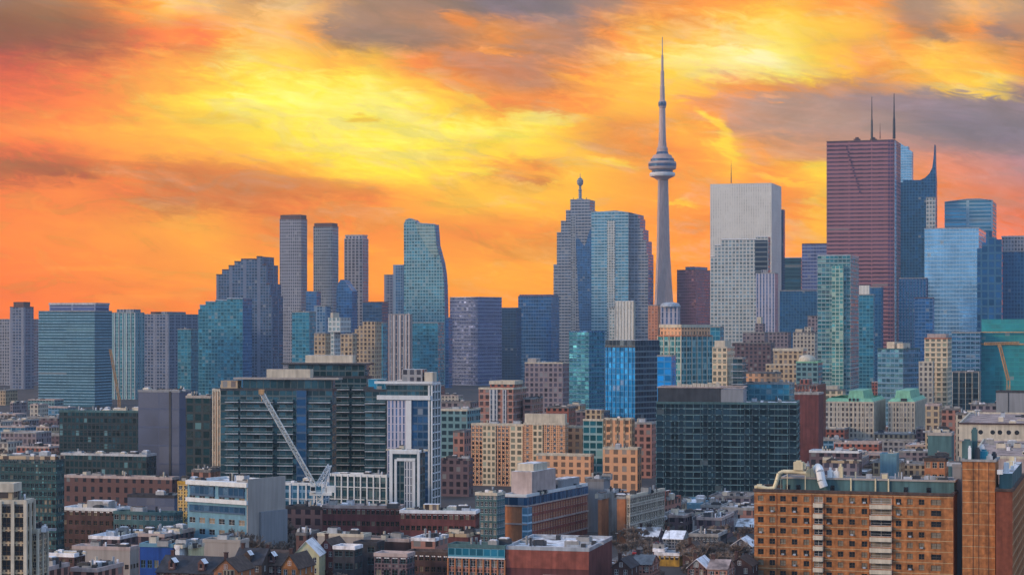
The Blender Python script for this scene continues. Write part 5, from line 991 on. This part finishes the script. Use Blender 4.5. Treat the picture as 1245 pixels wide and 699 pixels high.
# ================================================================ houses at the bottom edge
_hw = {}
def house(label, x0, x1, ye, ya, Y, dep, wall, roofm, th=TH, gable=True, cols=2, floors=2, chim=True, dormer=0, ww=1.0, wh=1.5, frame='frame_white', kinds='ddb', name='house', extra=None, group=None):
    s, c = math.sin(R(th)), math.cos(R(th)); Cc = Vector((tx(x1) * Y, Y)); t0 = tx(x0); a = (Cc.x - t0 * Y) / (c + t0 * s)
    u = Vector((-c, s)); v = Vector((s, c)); ft = [Cc + u * a, Cc, Cc + v * dep, Cc + u * a + v * dep]; m = centroid(ft); lf = [p - m for p in ft]
    root = empty(name, (m.x, m.y, 0)); tag(root, label, 'house', group); H = zat(ye, Y); A = zat(ya, Y); e = (lf[1] - lf[0]); f = (lf[2] - lf[1]); nrm = Vector((e.y, -e.x)).normalized(); ang = math.atan2(e.y, e.x)
    mb = MB(); st = min(3.0, (H - .4) / floors); rows = sorted([(H - .5 - st * k - wh, H - .5 - st * k) for k in range(floors) if H - .5 - st * k - wh > .2])
    ops = punched(mb, lf[0], lf[1], 0, H, even(e.length, cols, min(ww, e.length / cols * .7)), rows, d=.2)
    ops += punched(mb, lf[1], lf[2], 0, H, even(f.length, max(2, round(dep / 4)), ww), rows, d=.2)
    for k in (2, 3):
        p, q = lf[k], lf[(k + 1) % 4]; mb.face([(p.x, p.y, 0), (q.x, q.y, 0), (q.x, q.y, H), (p.x, p.y, H)])
    g3 = lambda p, z: (p.x, p.y, z)
    rb = MB(); ov = .35; t = .18
    if gable:
        for q in ((lf[0], lf[1], lf[0].lerp(lf[1], .5)), (lf[2], lf[3], lf[2].lerp(lf[3], .5))): mb.face([g3(q[0], H), g3(q[1], H), g3(q[2], A)])
        r0, r1 = lf[0].lerp(lf[1], .5), lf[3].lerp(lf[2], .5); fo = f.normalized() * ov
        for side in ((lf[0], lf[3]), (lf[1], lf[2])):
            o_ = (side[0] - r0) * (1 + ov * 2 / e.length) ; o2 = (side[1] - r1) * (1 + ov * 2 / e.length); dz = -(A - H) * ov * 2 / e.length
            P = [r0 - fo, r1 + fo, r1 + o2 + fo, r0 + o_ - fo]; Z = [A, A, H + dz, H + dz]
            up = [(p.x, p.y, z + t) for p, z in zip(P, Z)]; dn = [(p.x, p.y, z + .01) for p, z in zip(P, Z)]
            rb.face(up); rb.face(dn[::-1])
            for i in range(4): rb.face([dn[i], dn[(i + 1) % 4], up[(i + 1) % 4], up[i]])
    else:
        r0, r1 = lf[0].lerp(lf[3], .5), lf[1].lerp(lf[2], .5)
        for q in ((lf[3], lf[0], r0), (lf[1], lf[2], r1)): mb.face([g3(q[0], H), g3(q[1], H), g3(q[2], A)])
        eo = e.normalized() * .2
        for side in ((lf[0], lf[1]), (lf[3], lf[2])):
            o_, o2 = (side[0] - r0) * 1.08, (side[1] - r1) * 1.08; dz = -(A - H) * .08
            P = [r0 - eo, r1 + eo, r1 + o2 + eo, r0 + o_ - eo]; Z = [A, A, H + dz, H + dz]
            up = [(p.x, p.y, z + t) for p, z in zip(P, Z)]; dn = [(p.x, p.y, z + .01) for p, z in zip(P, Z)]
            rb.face(up); rb.face(dn[::-1])
            for i in range(4): rb.face([dn[i], dn[(i + 1) % 4], up[(i + 1) % 4], up[i]])
    mb.build('wall', M_[wall], root); rf = rb.build('roof', M_[roofm], root); add_windows(root, ops, frame, kinds, 40)
    if gable and A - H > 2:
        cc = lf[0].lerp(lf[1], .5); put('window', window_mesh(.9, 1.2, 'd', frame), root, (cc.x + nrm.x * .14, cc.y + nrm.y * .14, H + (A - H) * .35), ang)
    if chim:
        p = lf[0].lerp(lf[2], .3) if gable else r0.lerp(r1, .12); cb = MB(); cb.box((p.x, p.y, H), (.9, .7, A - H + 1.2), ang); cb.box((p.x, p.y, A + 1.2), (1.1, .9, .2), ang); cb.build('chimney', M_['brick_brown'], rf)
    for k in range(dormer):
        b_ = lf[0].lerp(lf[1], (k + .5) / dormer) + f * .12; w = 1.7; z = H + (A - H) * .18; db = MB(); db.box((b_.x, b_.y, z), (w, 2.2, 1.7), ang)
        en, fn = e.normalized(), f.normalized(); L0, R0 = b_ - en * (w / 2 + .15) - fn * 1.25, b_ + en * (w / 2 + .15) - fn * 1.25; Tp = b_ - fn * 1.25
        for P0, P1 in ((L0, Tp), (Tp, R0)):
            za, zb = (z + 1.7, z + 2.9) if P1 is Tp else (z + 2.9, z + 1.7)
            db.face([g3(P0, za), g3(P1, zb), g3(P1 + fn * 2.6, zb), g3(P0 + fn * 2.6, za)], 1)
        db.face([g3(L0, z + 1.7), g3(R0, z + 1.7), g3(Tp, z + 2.9)], 0)
        d = db.build('dormer', [M_[wall], M_['snow']], root); wp = b_ - fn * 1.16; put('window', window_mesh(.9, 1.1, 'd', frame), d, (wp.x, wp.y, z + .95), ang)
    if cols: 
        p = lf[0].lerp(lf[1], .12) + nrm * .04; dm = MB(); dm.box((p.x, p.y, 0), (.95, .08, 2.1), ang); dm.build('door', M_['shingle_brown'], root)
    if extra: extra(root, lf, H, A)
    return root
def bay(mat):
    def fn(root, lf, H, A):
        e = lf[1] - lf[0]; n = Vector((e.y, -e.x)).normalized(); p = lf[0].lerp(lf[1], .62); en = e.normalized(); mb = MB()
        mb.prism([p - en * 1.6, p - en * .9 + n * 1.1, p + en * .9 + n * 1.1, p + en * 1.6], 0, H + .3, 0, 0, bay=1.1, fh=3); b = mb.build('bay_window', M_[mat], root)
    return fn
house('dark hipped-looking house with a wide slate roof and pale snow edges, bottom left', 190, 262, 697, 680, 520, 11, 'brick_dark', 'slate', gable=False, cols=5, dormer=2)
house('orange brick gabled house with a bay front and snowy trim, bottom left', 260, 289, 694, 680, 505, 10, 'brick_orange_plain', 'shingle_brown', cols=2, extra=bay('stone_tan'))
house('dark brown house with a snow-topped white dormer, left of the red gable house', 283, 318, 686, 669, 545, 9, 'shingle_brown', 'slate', gable=False, cols=3, dormer=1)
house('dark house with a white dormer under the bare olive-brown trees', 314, 345, 687, 671, 548, 9, 'brick_dark', 'shingle_brown', gable=False, cols=3, dormer=1)
house('narrow red brick gable house with snow on its left slope, bottom left of centre', 342, 362, 690, 675, 515, 11, 'brick', 'shingle_brown', cols=2)
house('pale yellow gable house standing out among dark brick houses', 356, 388, 675, 658, 565, 11, 'siding_cream', 'roof_snow', cols=3, chim=False, th=4)
house('red-brown brick house with a tall chimney, right of the pale yellow gable house', 386, 407, 668, 656, 575, 10, 'brick_maroon', 'shingle_brown', cols=2)
B('house', 'black flat-roofed modern house with large teal windows', 405, 434, 665, 560, 'slate', xm=431, dep=9, cat='house', cap='snow', roof='roof_tar', win=(2, 3, 2.6, 1.7, 'teal_paint', 12, .4))
B('house', 'taller black modern house with a teal window column, right of the first black house', 430, 462, 660, 575, 'slate', xm=458, dep=9, cat='house', cap='slate', roof='roof_tar', win=(2, 3, 2.0, 1.8, 'teal_paint', 12, .4))
B('house', 'brown low row with teal windows and a pale flat roof, right of the black houses', 455, 498, 674, 548, 'brick_plum', xm=495, dep=10, cat='house', cap='pink_concrete', roof='snow', win=(4, 3, 1.6, 1.6, 'teal_paint', 20, .4))
B('house', 'dim brown flat-roofed block with snow strips left of the teal-topped brick row', 494, 548, 672, 560, 'brick_brown', xm=545, dep=14, cat='house', cap='shingle_brown', roof='snow', win=(7, 2, 1.2, 1.5, 'bronze_window', 30))
B('town_block', 'low brown block with snowy roof in front of the maroon brick block', 444, 500, 656, 600, 'brick_brown', xm=497, dep=12, cap='pink_concrete', roof='roof_snow', units=4)
B('town_block', 'thin tan-roofed shed just left of the teal glazed stair wing', 540, 584, 650, 620, 'brick_maroon', dep=12, cap='stone_tan', roof='roof_pink', units=2)
B('town_block', 'tiny brown row house block beneath the maroon brick block, bottom centre left', 500, 545, 655, 590, 'brick_rose', dep=12, cap='snow', roof='roof_snow', units=3)
# low buildings, bottom left
B('town_block', 'low beige block with two small windows and a pink-white roof, bottom left', 88, 166, 666, 570, 'beige_wall', xm=158, dep=16, th=14, cap='pink_concrete', roof='snow', win=(9, 1, 1.2, 1.3, 'bronze_window', 12, 2.6))
B('town_block', 'low long shed under a sloping-looking white roof behind the low beige block', 108, 186, 653, 620, 'brick_plum', dep=22, cap='snow', roof='snow', units=3)
B('town_block', 'small shed with a bright white roof beside the tan art deco block', 48, 96, 674, 540, 'brick_brown', xm=90, dep=12, cap='snow', roof='snow', win=(5, 2, 1.0, 1.1, 'bronze_window', 12))
B('town_block', 'low brown wall block with pink trim below the bright white shed roof, bottom left', 40, 84, 690, 500, 'brick_rose', dep=10, cap='pink_concrete', roof='roof_pink')
B('town_block', 'low terracotta-roofed shed at the bottom edge, left', 86, 150, 692, 510, 'brick_rose', dep=14, cap='pink_concrete', roof='roof_pink', units=5)
B('container_block', 'bright blue flat box building, bottom left', 170, 214, 662, 560, 'deep_blue', xm=210, dep=7, th=10, cap='light_blue', roof='roof_snow', win=(5, 1, 2.0, 2.2, 'light_blue', 12, 4.4))
B('container_block', 'small white box with a dark opening right of the bright blue box', 213, 230, 664, 558, 'white_paint', dep=6, cap='snow', roof='snow', win=(1, 1, 3, 1.4, 'slate', 2, 5.5))
B('town_block', 'cream wall block between the small white box and a long grey wall', 229, 248, 664, 560, 'siding_cream', dep=8, cap='cream', roof='roof_grey')
B('town_block', 'long low grey-brown wall block below the pale blue office', 246, 300, 657, 575, 'beige_wall', xm=292, dep=14, cap='beige_wall', roof='roof_grey', parapet=.3)
B('town_block', 'low shed with mauve-white roof clutter above the bright blue box', 168, 236, 650, 605, 'brick_plum', dep=20, cap='pink_concrete', roof='roof_snow', units=8)
for i, (x0, x1, ye, ya, Y, wl, rf, gb, lb) in enumerate([
    (744, 766, 690, 680, 545, 'brick_brown', 'slate', True, 'narrow dark gable house right of the red brick hall'),
    (768, 792, 686, 677, 560, 'brick_rose', 'roof_grey', False, 'rose brick house left of the small yellow building'),
    (836, 858, 690, 680, 535, 'brick_dark', 'snow', True, 'snowy gable house right of the small yellow building'),
    (860, 884, 692, 683, 525, 'brick_rose', 'roof_pink', False, 'pink-roofed house at the bottom edge near the brown brick block'),
    (884, 914, 688, 678, 545, 'brick_brown', 'shingle_brown', True, 'brown gable house hard against the brown brick block'),
    (888, 914, 664, 655, 640, 'stone_grey', 'snow', True, 'grey house with a white gable roof left of the brown brick block'),
    (892, 916, 640, 632, 740, 'brick_plum', 'roof_snow', False, 'plum house with a snowy roof by the left side of the brown brick block'),
    (806, 830, 655, 647, 680, 'stone_grey', 'snow', False, 'small grey house with a long white roof above the yellow building'),
    (772, 800, 652, 643, 700, 'brick_plum', 'roof_snow', False, 'dark house with patchy snow roof right of the street'),
    (830, 852, 668, 660, 620, 'brick_brown', 'shingle_brown', True, 'brown gable house in front of the slate-roofed hall')]):
    house(lb, x0, x1, ye, ya, Y, 10, wl, rf, gable=gb, cols=2, dormer=0)
# ================================================================ small blocks that fill the streets between
used = set()
WORDS = [('brick_rose', 'rose brick'), ('brick_red', 'red brick'), ('stone_cream', 'cream'), ('stone_grey', 'grey'), ('stone_mauve', 'mauve'), ('brick_plum', 'plum'), ('brick_dark', 'dark brown'), ('teal_low', 'teal'), ('stone_tan', 'tan'), ('blue_grid', 'blue')]
ROOFS = [('roof_snow', 'patchy snow roof'), ('roof_pink', 'pinkish roof'), ('roof_tar', 'tar roof'), ('snow', 'white roof'), ('roof_grey', 'grey roof')]
def near(px, py):
    L_ = min(LAND[:NL], key=lambda q: abs(q[0] - px) + .6 * abs(q[1] - py)); return L_
def short(lb):
    w = lb.split(',')[0].split(); out = []
    for k in w:
        if k in ('with', 'beside', 'behind', 'between', 'under', 'in', 'right', 'left', 'below', 'before', 'rising', 'whose', 'standing', 'peeking', 'tucked', 'leaning', 'glowing', 'at', 'above', 'stepping', 'wrapped', 'crowned', 'of', 'filling', 'hard', 'dotted', 'on', 'joined', 'directly', 'low', 'cut', 'seen') and len(out) > 1: break
        out.append(k)
    return ' '.join(out[:5])
NL = len(LAND)
frng = random.Random(5)
def filler(x0, x1, py0, py1, n, hmin, hmax, wmin=14, wmax=34, words=None, unit=(2, 6), roofs=None):
    for k in range(n):
        py = py0 + (py1 - py0) * (k + .5) / n; px = x0 + (x1 - x0) * ((k * .618 + frng.random() * .15) % 1)
        Y = EYE * F / (py - HZ); w = frng.uniform(wmin, wmax); h = frng.uniform(hmin, hmax); wpx = w / Y * F
        yt = HZ + (EYE - h) * F / Y; nb_ = near(px, py)
        side = 'left of' if px < nb_[0] - 8 else 'right of' if px > nb_[0] + 8 else 'below'
        for t in range(60):
            wl, wn_ = frng.choice(words or WORDS); rf, rn = frng.choice(roofs or ROOFS); sz = 'small' if w < 20 else 'broad' if w > 28 else 'low'
            lb = f'{sz} {wn_} block with {rn} {side} the {short(nb_[2])}'
            if lb not in used: break
        used.add(lb)
        B('low_rise_building', lb, px - wpx / 2, px + wpx / 2, yt, Y, wl, dep=frng.uniform(12, 24), roof=rf, cap='pink_concrete' if rf in ('snow', 'roof_pink') else 'grey_concrete', units=frng.randint(*unit), fh=3.3, bay=3)
filler(-5, 80, 490, 575, 16, 8, 16)
filler(536, 600, 505, 545, 5, 8, 14)
filler(640, 740, 503, 535, 8, 8, 16)
filler(885, 1005, 460, 505, 10, 12, 26, unit=(1, 4))
filler(975, 1130, 532, 600, 24, 7, 14)
filler(1125, 1215, 505, 560, 10, 8, 16)
filler(1040, 1200, 470, 500, 8, 10, 24, unit=(1, 4))
filler(835, 925, 575, 606, 5, 7, 11)
filler(770, 910, 625, 660, 7, 5, 8, 12, 20)
filler(430, 560, 480, 520, 6, 10, 20, unit=(1, 3))
B('shop_building', 'light blue boxy building with white roof boxes above the teal penthouse', 1070, 1093, 552, 900, 'light_blue', xm=1090, dep=12, roof='snow', cap='light_blue', units=4)
B('low_rise_building', 'dark long block under a white roof slab behind the roof ducts', 984, 1048, 549, 880, 'brick_plum', xm=1044, dep=16, roof='snow', cap='white_paint', units=4)
B('low_rise_building', 'tan-framed mauve block directly behind the white bent roof duct', 1000, 1044, 561, 800, 'stone_mauve', xm=1042, dep=12, roof='roof_grey', cap='stone_tan', units=3)
# ================================================================ bare trees
def tree_meshes(seed, Ht):
    rg = random.Random(seed); tb, cb = MB(), MB()
    def grow_(p, d, ln, r, lvl):
        q = p + d * ln; mb = tb if lvl < 2 else cb
        k = 5 if lvl == 0 else 3
        a = d.orthogonal().normalized(); w = d.cross(a)
        A = [p + (a * math.cos(2 * math.pi * i / k) + w * math.sin(2 * math.pi * i / k)) * r for i in range(k)]
        Bq = [q + (a * math.cos(2 * math.pi * i / k) + w * math.sin(2 * math.pi * i / k)) * r * .62 for i in range(k)]
        for i in range(k): mb.face([A[i], A[(i + 1) % k], Bq[(i + 1) % k], Bq[i]])
        if lvl >= 5: return
        for j in range(3 if lvl in (0, 1, 4) else 4):
            ax = Vector((rg.gauss(0, 1), rg.gauss(0, 1), rg.gauss(0, .5))).normalized(); nd = (d + ax * rg.uniform(.45, .85) + Vector((0, 0, .12))).normalized()
            grow_(p.lerp(q, rg.uniform(.65, 1)), nd, ln * rg.uniform(.6, .82), max(.105, r * .6), lvl + 1)
    grow_(Vector((0, 0, -.2)), Vector((0, 0, 1)), Ht * .3, Ht * .022, 0)
    return tb.build('trunk', M_['bark'], mesh_only=True), cb.build('crown', M_['twig'], mesh_only=True)
TM = [tree_meshes(s, h) for s, h in ((1, 10), (2, 11), (3, 9), (4, 12))]
trng = random.Random(9)
proto = []
for i, (a, b) in enumerate(TM):
    t = empty('bare_tree'); put('trunk', a, t); put('crown', b, t); proto.append(t)
firstuse = set()
def tree(px, py, sc, label, group):
    i = trng.randrange(4); p = at(px, py)
    if i in firstuse:
        t = proto[i].copy(); COL.objects.link(t)
        for ch in proto[i].children: c_ = ch.copy(); COL.objects.link(c_); c_.parent = t
    else: t = proto[i]; firstuse.add(i)
    t.location = (p.x, p.y, 0); t.rotation_euler = (0, 0, trng.uniform(0, 6.3)); t.scale = (sc * 1.1, sc * 1.1, sc)
    tag(t, label, 'tree', group)
def grove(x0, x1, y0, y1, n, label, group, s0=.7, s1=1.1):
    for k in range(n): tree(x0 + (x1 - x0) * ((k * .618 + trng.random() * .2) % 1), y0 + (y1 - y0) * trng.random(), trng.uniform(s0, s1), label, group)
grove(290, 352, 684, 702, 22, 'bare olive-brown tree behind the dark dormer houses, left of the yellow gable house', 'bare trees left of the yellow gable house', 1.15, 1.5)
grove(836, 914, 665, 735, 46, 'leafless brown tree among the small houses left of the brown brick block', 'bare trees left of the brown brick block', .7, 1.1)
grove(744, 800, 665, 735, 26, 'leafless tree along the street right of the red brick hall', 'bare trees right of the red brick hall', .7, 1.0)
grove(440, 600, 676, 708, 26, 'thin leafless tree in front of the maroon brick blocks', 'bare trees by the maroon brick blocks', .7, 1.1)
grove(386, 440, 712, 742, 8, 'leafless tree rising beside the black modern houses', 'bare trees by the black houses', .9, 1.1)
grove(458, 545, 716, 745, 14, 'leafless tree in front of the brown low row with teal windows', 'bare trees by the brown low row', .8, 1.1)
grove(60, 150, 668, 690, 9, 'bare tree in front of the dark brick block with the bright snow roof', 'bare trees by the snow-roofed dark block', .6, .95)
grove(96, 250, 735, 765, 16, 'bare tree at the bottom edge below the blue box building', 'bare trees at the bottom edge below the blue box', .8, 1.1)
grove(1000, 1130, 556, 592, 22, 'faint bare tree between low roofs beyond the teal penthouse', 'bare trees beyond the teal penthouse', .9, 1.3)
grove(750, 830, 640, 662, 12, 'bare tree in front of the cream gridded low building', 'bare trees by the cream gridded building', .6, .9)
grove(0, 76, 520, 590, 14, 'far bare tree between low roofs at the left edge', 'far bare trees at the left edge', .9, 1.3)
# ================================================================ cars
def car_proto(paint):
    mb = MB(); prof = [(-2.2, .35), (-2.25, .75), (-2.0, .95), (-1.5, 1.0), (-1.0, 1.45), (.55, 1.48), (1.2, 1.02), (2.1, .88), (2.25, .6), (2.2, .35)]
    for s_ in (-1, 1):
        f = [(x, s_ * (.88 if z < 1.02 else .72), z) for x, z in prof]; mb.face(f if s_ < 0 else f[::-1])
    for (x0, z0_), (x1, z1_) in zip(prof, prof[1:] + prof[:1]):
        y0, y1 = (.88 if z0_ < 1.02 else .72), (.88 if z1_ < 1.02 else .72); mb.face([(x0, -y0, z0_), (x0, y0, z0_), (x1, y1, z1_), (x1, -y1, z1_)])
    t = empty('parked_car'); mb.build('body', M_[paint], t)
    wb = MB()
    for s_ in (-1, 1): wb.face([(-1.3, s_ * .83, 1.05), (.95, s_ * .83, 1.05), (.5, s_ * .745, 1.42), (-.95, s_ * .745, 1.42)][::s_])
    wb.build('side_window', M_['glass_dark'], t)
    for x0, x1, n_ in ((.62, 1.16, 'windscreen'), (-1.46, -1.02, 'rear_window')):
        w = MB(); za, zb = (1.44, 1.06) if n_ == 'windscreen' else (1.06, 1.42); w.face([(x0 + (.03 if n_ == 'windscreen' else -.03), -.7, za), (x0 + (.03 if n_ == 'windscreen' else -.03), .7, za), (x1 + (.03 if n_ == 'windscreen' else -.03), .7, zb), (x1 + (.03 if n_ == 'windscreen' else -.03), -.7, zb)]); w.build(n_, M_['glass_dark'], t)
    wm = MB(); wm.bar((0, -.1, 0), (0, .1, 0), .33, 0, 12); me = wm.build('wheel', M_['tyre'], mesh_only=True)
    for x in (-1.4, 1.4):
        for y in (-.82, .82): put('wheel', me, t, (x, y, .33))
    return t
P_('car_white', (.7, .7, .72), rough=.35, var=.05); P_('car_dark', (.04, .045, .06), rough=.3, var=.05); P_('car_silver', (.35, .36, .38), rough=.3, metal=.5, var=.05); P_('car_red', (.35, .03, .03), rough=.3, var=.05)
CN = {'white': 'car_white', 'black': 'car_dark', 'silver': 'car_silver', 'red': 'car_red'}; CP = {}
def car(x, y, ang, colr_, label, group):
    if colr_ in CP:
        src = CP[colr_]; t = src.copy(); COL.objects.link(t)
        for ch in src.children: c_ = ch.copy(); COL.objects.link(c_); c_.parent = t
    else: t = CP[colr_] = car_proto(CN[colr_])
    t.location = (x, y, .01); t.rotation_euler = (0, 0, ang); tag(t, label, 'car', group)
crng = random.Random(3); base = at(742, 697)
va = math.atan2(V.y, V.x)
for k in range(18):
    s_ = 1 if k % 2 else -1; p = base + V * (8 + k * 7.5) + Vector((V.y, -V.x)) * s_ * 4.6; cn = crng.choice(list(CN)); car(p.x, p.y, va, cn, f'{cn} car parked at the kerb of the street right of the red brick hall', 'cars parked along the street right of the red brick hall')
for k in range(14):
    p = at(846 + 6 * (k % 7), 676 + 12 * (k // 7)) ; cn = crng.choice(list(CN)); car(p.x, p.y, va + .05, cn, f'{cn} car in the small lot beside the yellow-walled hall', 'cars in the lot by the yellow-walled hall')
for k in range(12):
    p = at(112 + 8.5 * k, 704 - 2.5 * (k % 2)); cn = crng.choice(list(CN)); car(p.x, p.y, va - .3, cn, f'{cn} car parked below the bright blue box building', 'cars parked below the bright blue box building')
def lamp_post():
    t = empty('street_lamp'); mb = MB(); mb.bar((0, 0, 0), (0, 0, 8.5), (.12, .07), 0, 6); mb.bar((0, 0, 8.4), (1.8, 0, 8.9), .05, 0, 5); mb.build('pole', M_['dark_metal'], t)
    mb = MB(); mb.box((2.0, 0, 8.82), (.8, .3, .14)); mb.build('lamp_head', M_['pale_metal'], t); return t
lp = lamp_post()
for k in range(12):
    if k: t = lp.copy(); COL.objects.link(t); [(COL.objects.link(c_), setattr(c_, 'parent', t)) for c_ in [ch.copy() for ch in lp.children]]
    else: t = lp
    sd_ = 1 if k % 2 else -1; p = base + V * (4 + k * 14) + Vector((V.y, -V.x)) * sd_ * 8; t.location = (p.x, p.y, .14); t.rotation_euler = (0, 0, va + (R(90) if sd_ > 0 else R(-90)))
    tag(t, 'street lamp on the pavement of the street right of the red brick hall', 'street lamp', 'street lamps right of the red brick hall')
# ================================================================ haze over the whole city
hz = MB(); x0, x1, y0, y1, z0, z1 = -6100, 6100, -400, 3720, -1.2, 590
for f in ([(x0,y0,z0),(x0,y1,z0),(x1,y1,z0),(x1,y0,z0)], [(x0,y0,z1),(x1,y0,z1),(x1,y1,z1),(x0,y1,z1)], [(x0,y0,z0),(x1,y0,z0),(x1,y0,z1),(x0,y0,z1)], [(x1,y0,z0),(x1,y1,z0),(x1,y1,z1),(x1,y0,z1)], [(x1,y1,z0),(x0,y1,z0),(x0,y1,z1),(x1,y1,z1)], [(x0,y1,z0),(x0,y0,z0),(x0,y0,z1),(x0,y1,z1)]): hz.face(f)
hm = bpy.data.materials.new('haze'); hm.use_nodes = True; ht = hm.node_tree; ht.nodes.clear(); ho = ht.nodes.new('ShaderNodeOutputMaterial'); pv = ht.nodes.new('ShaderNodeVolumePrincipled'); ht.links.new(pv.outputs[0], ho.inputs['Volume'])
pv.inputs['Density'].default_value = 1.4e-4; pv.inputs['Color'].default_value = (.26, .36, .46, 1); pv.inputs['Anisotropy'].default_value = .45
hm.cycles.homogeneous_volume = True
tag(hz.build('haze', hm), kind='stuff')
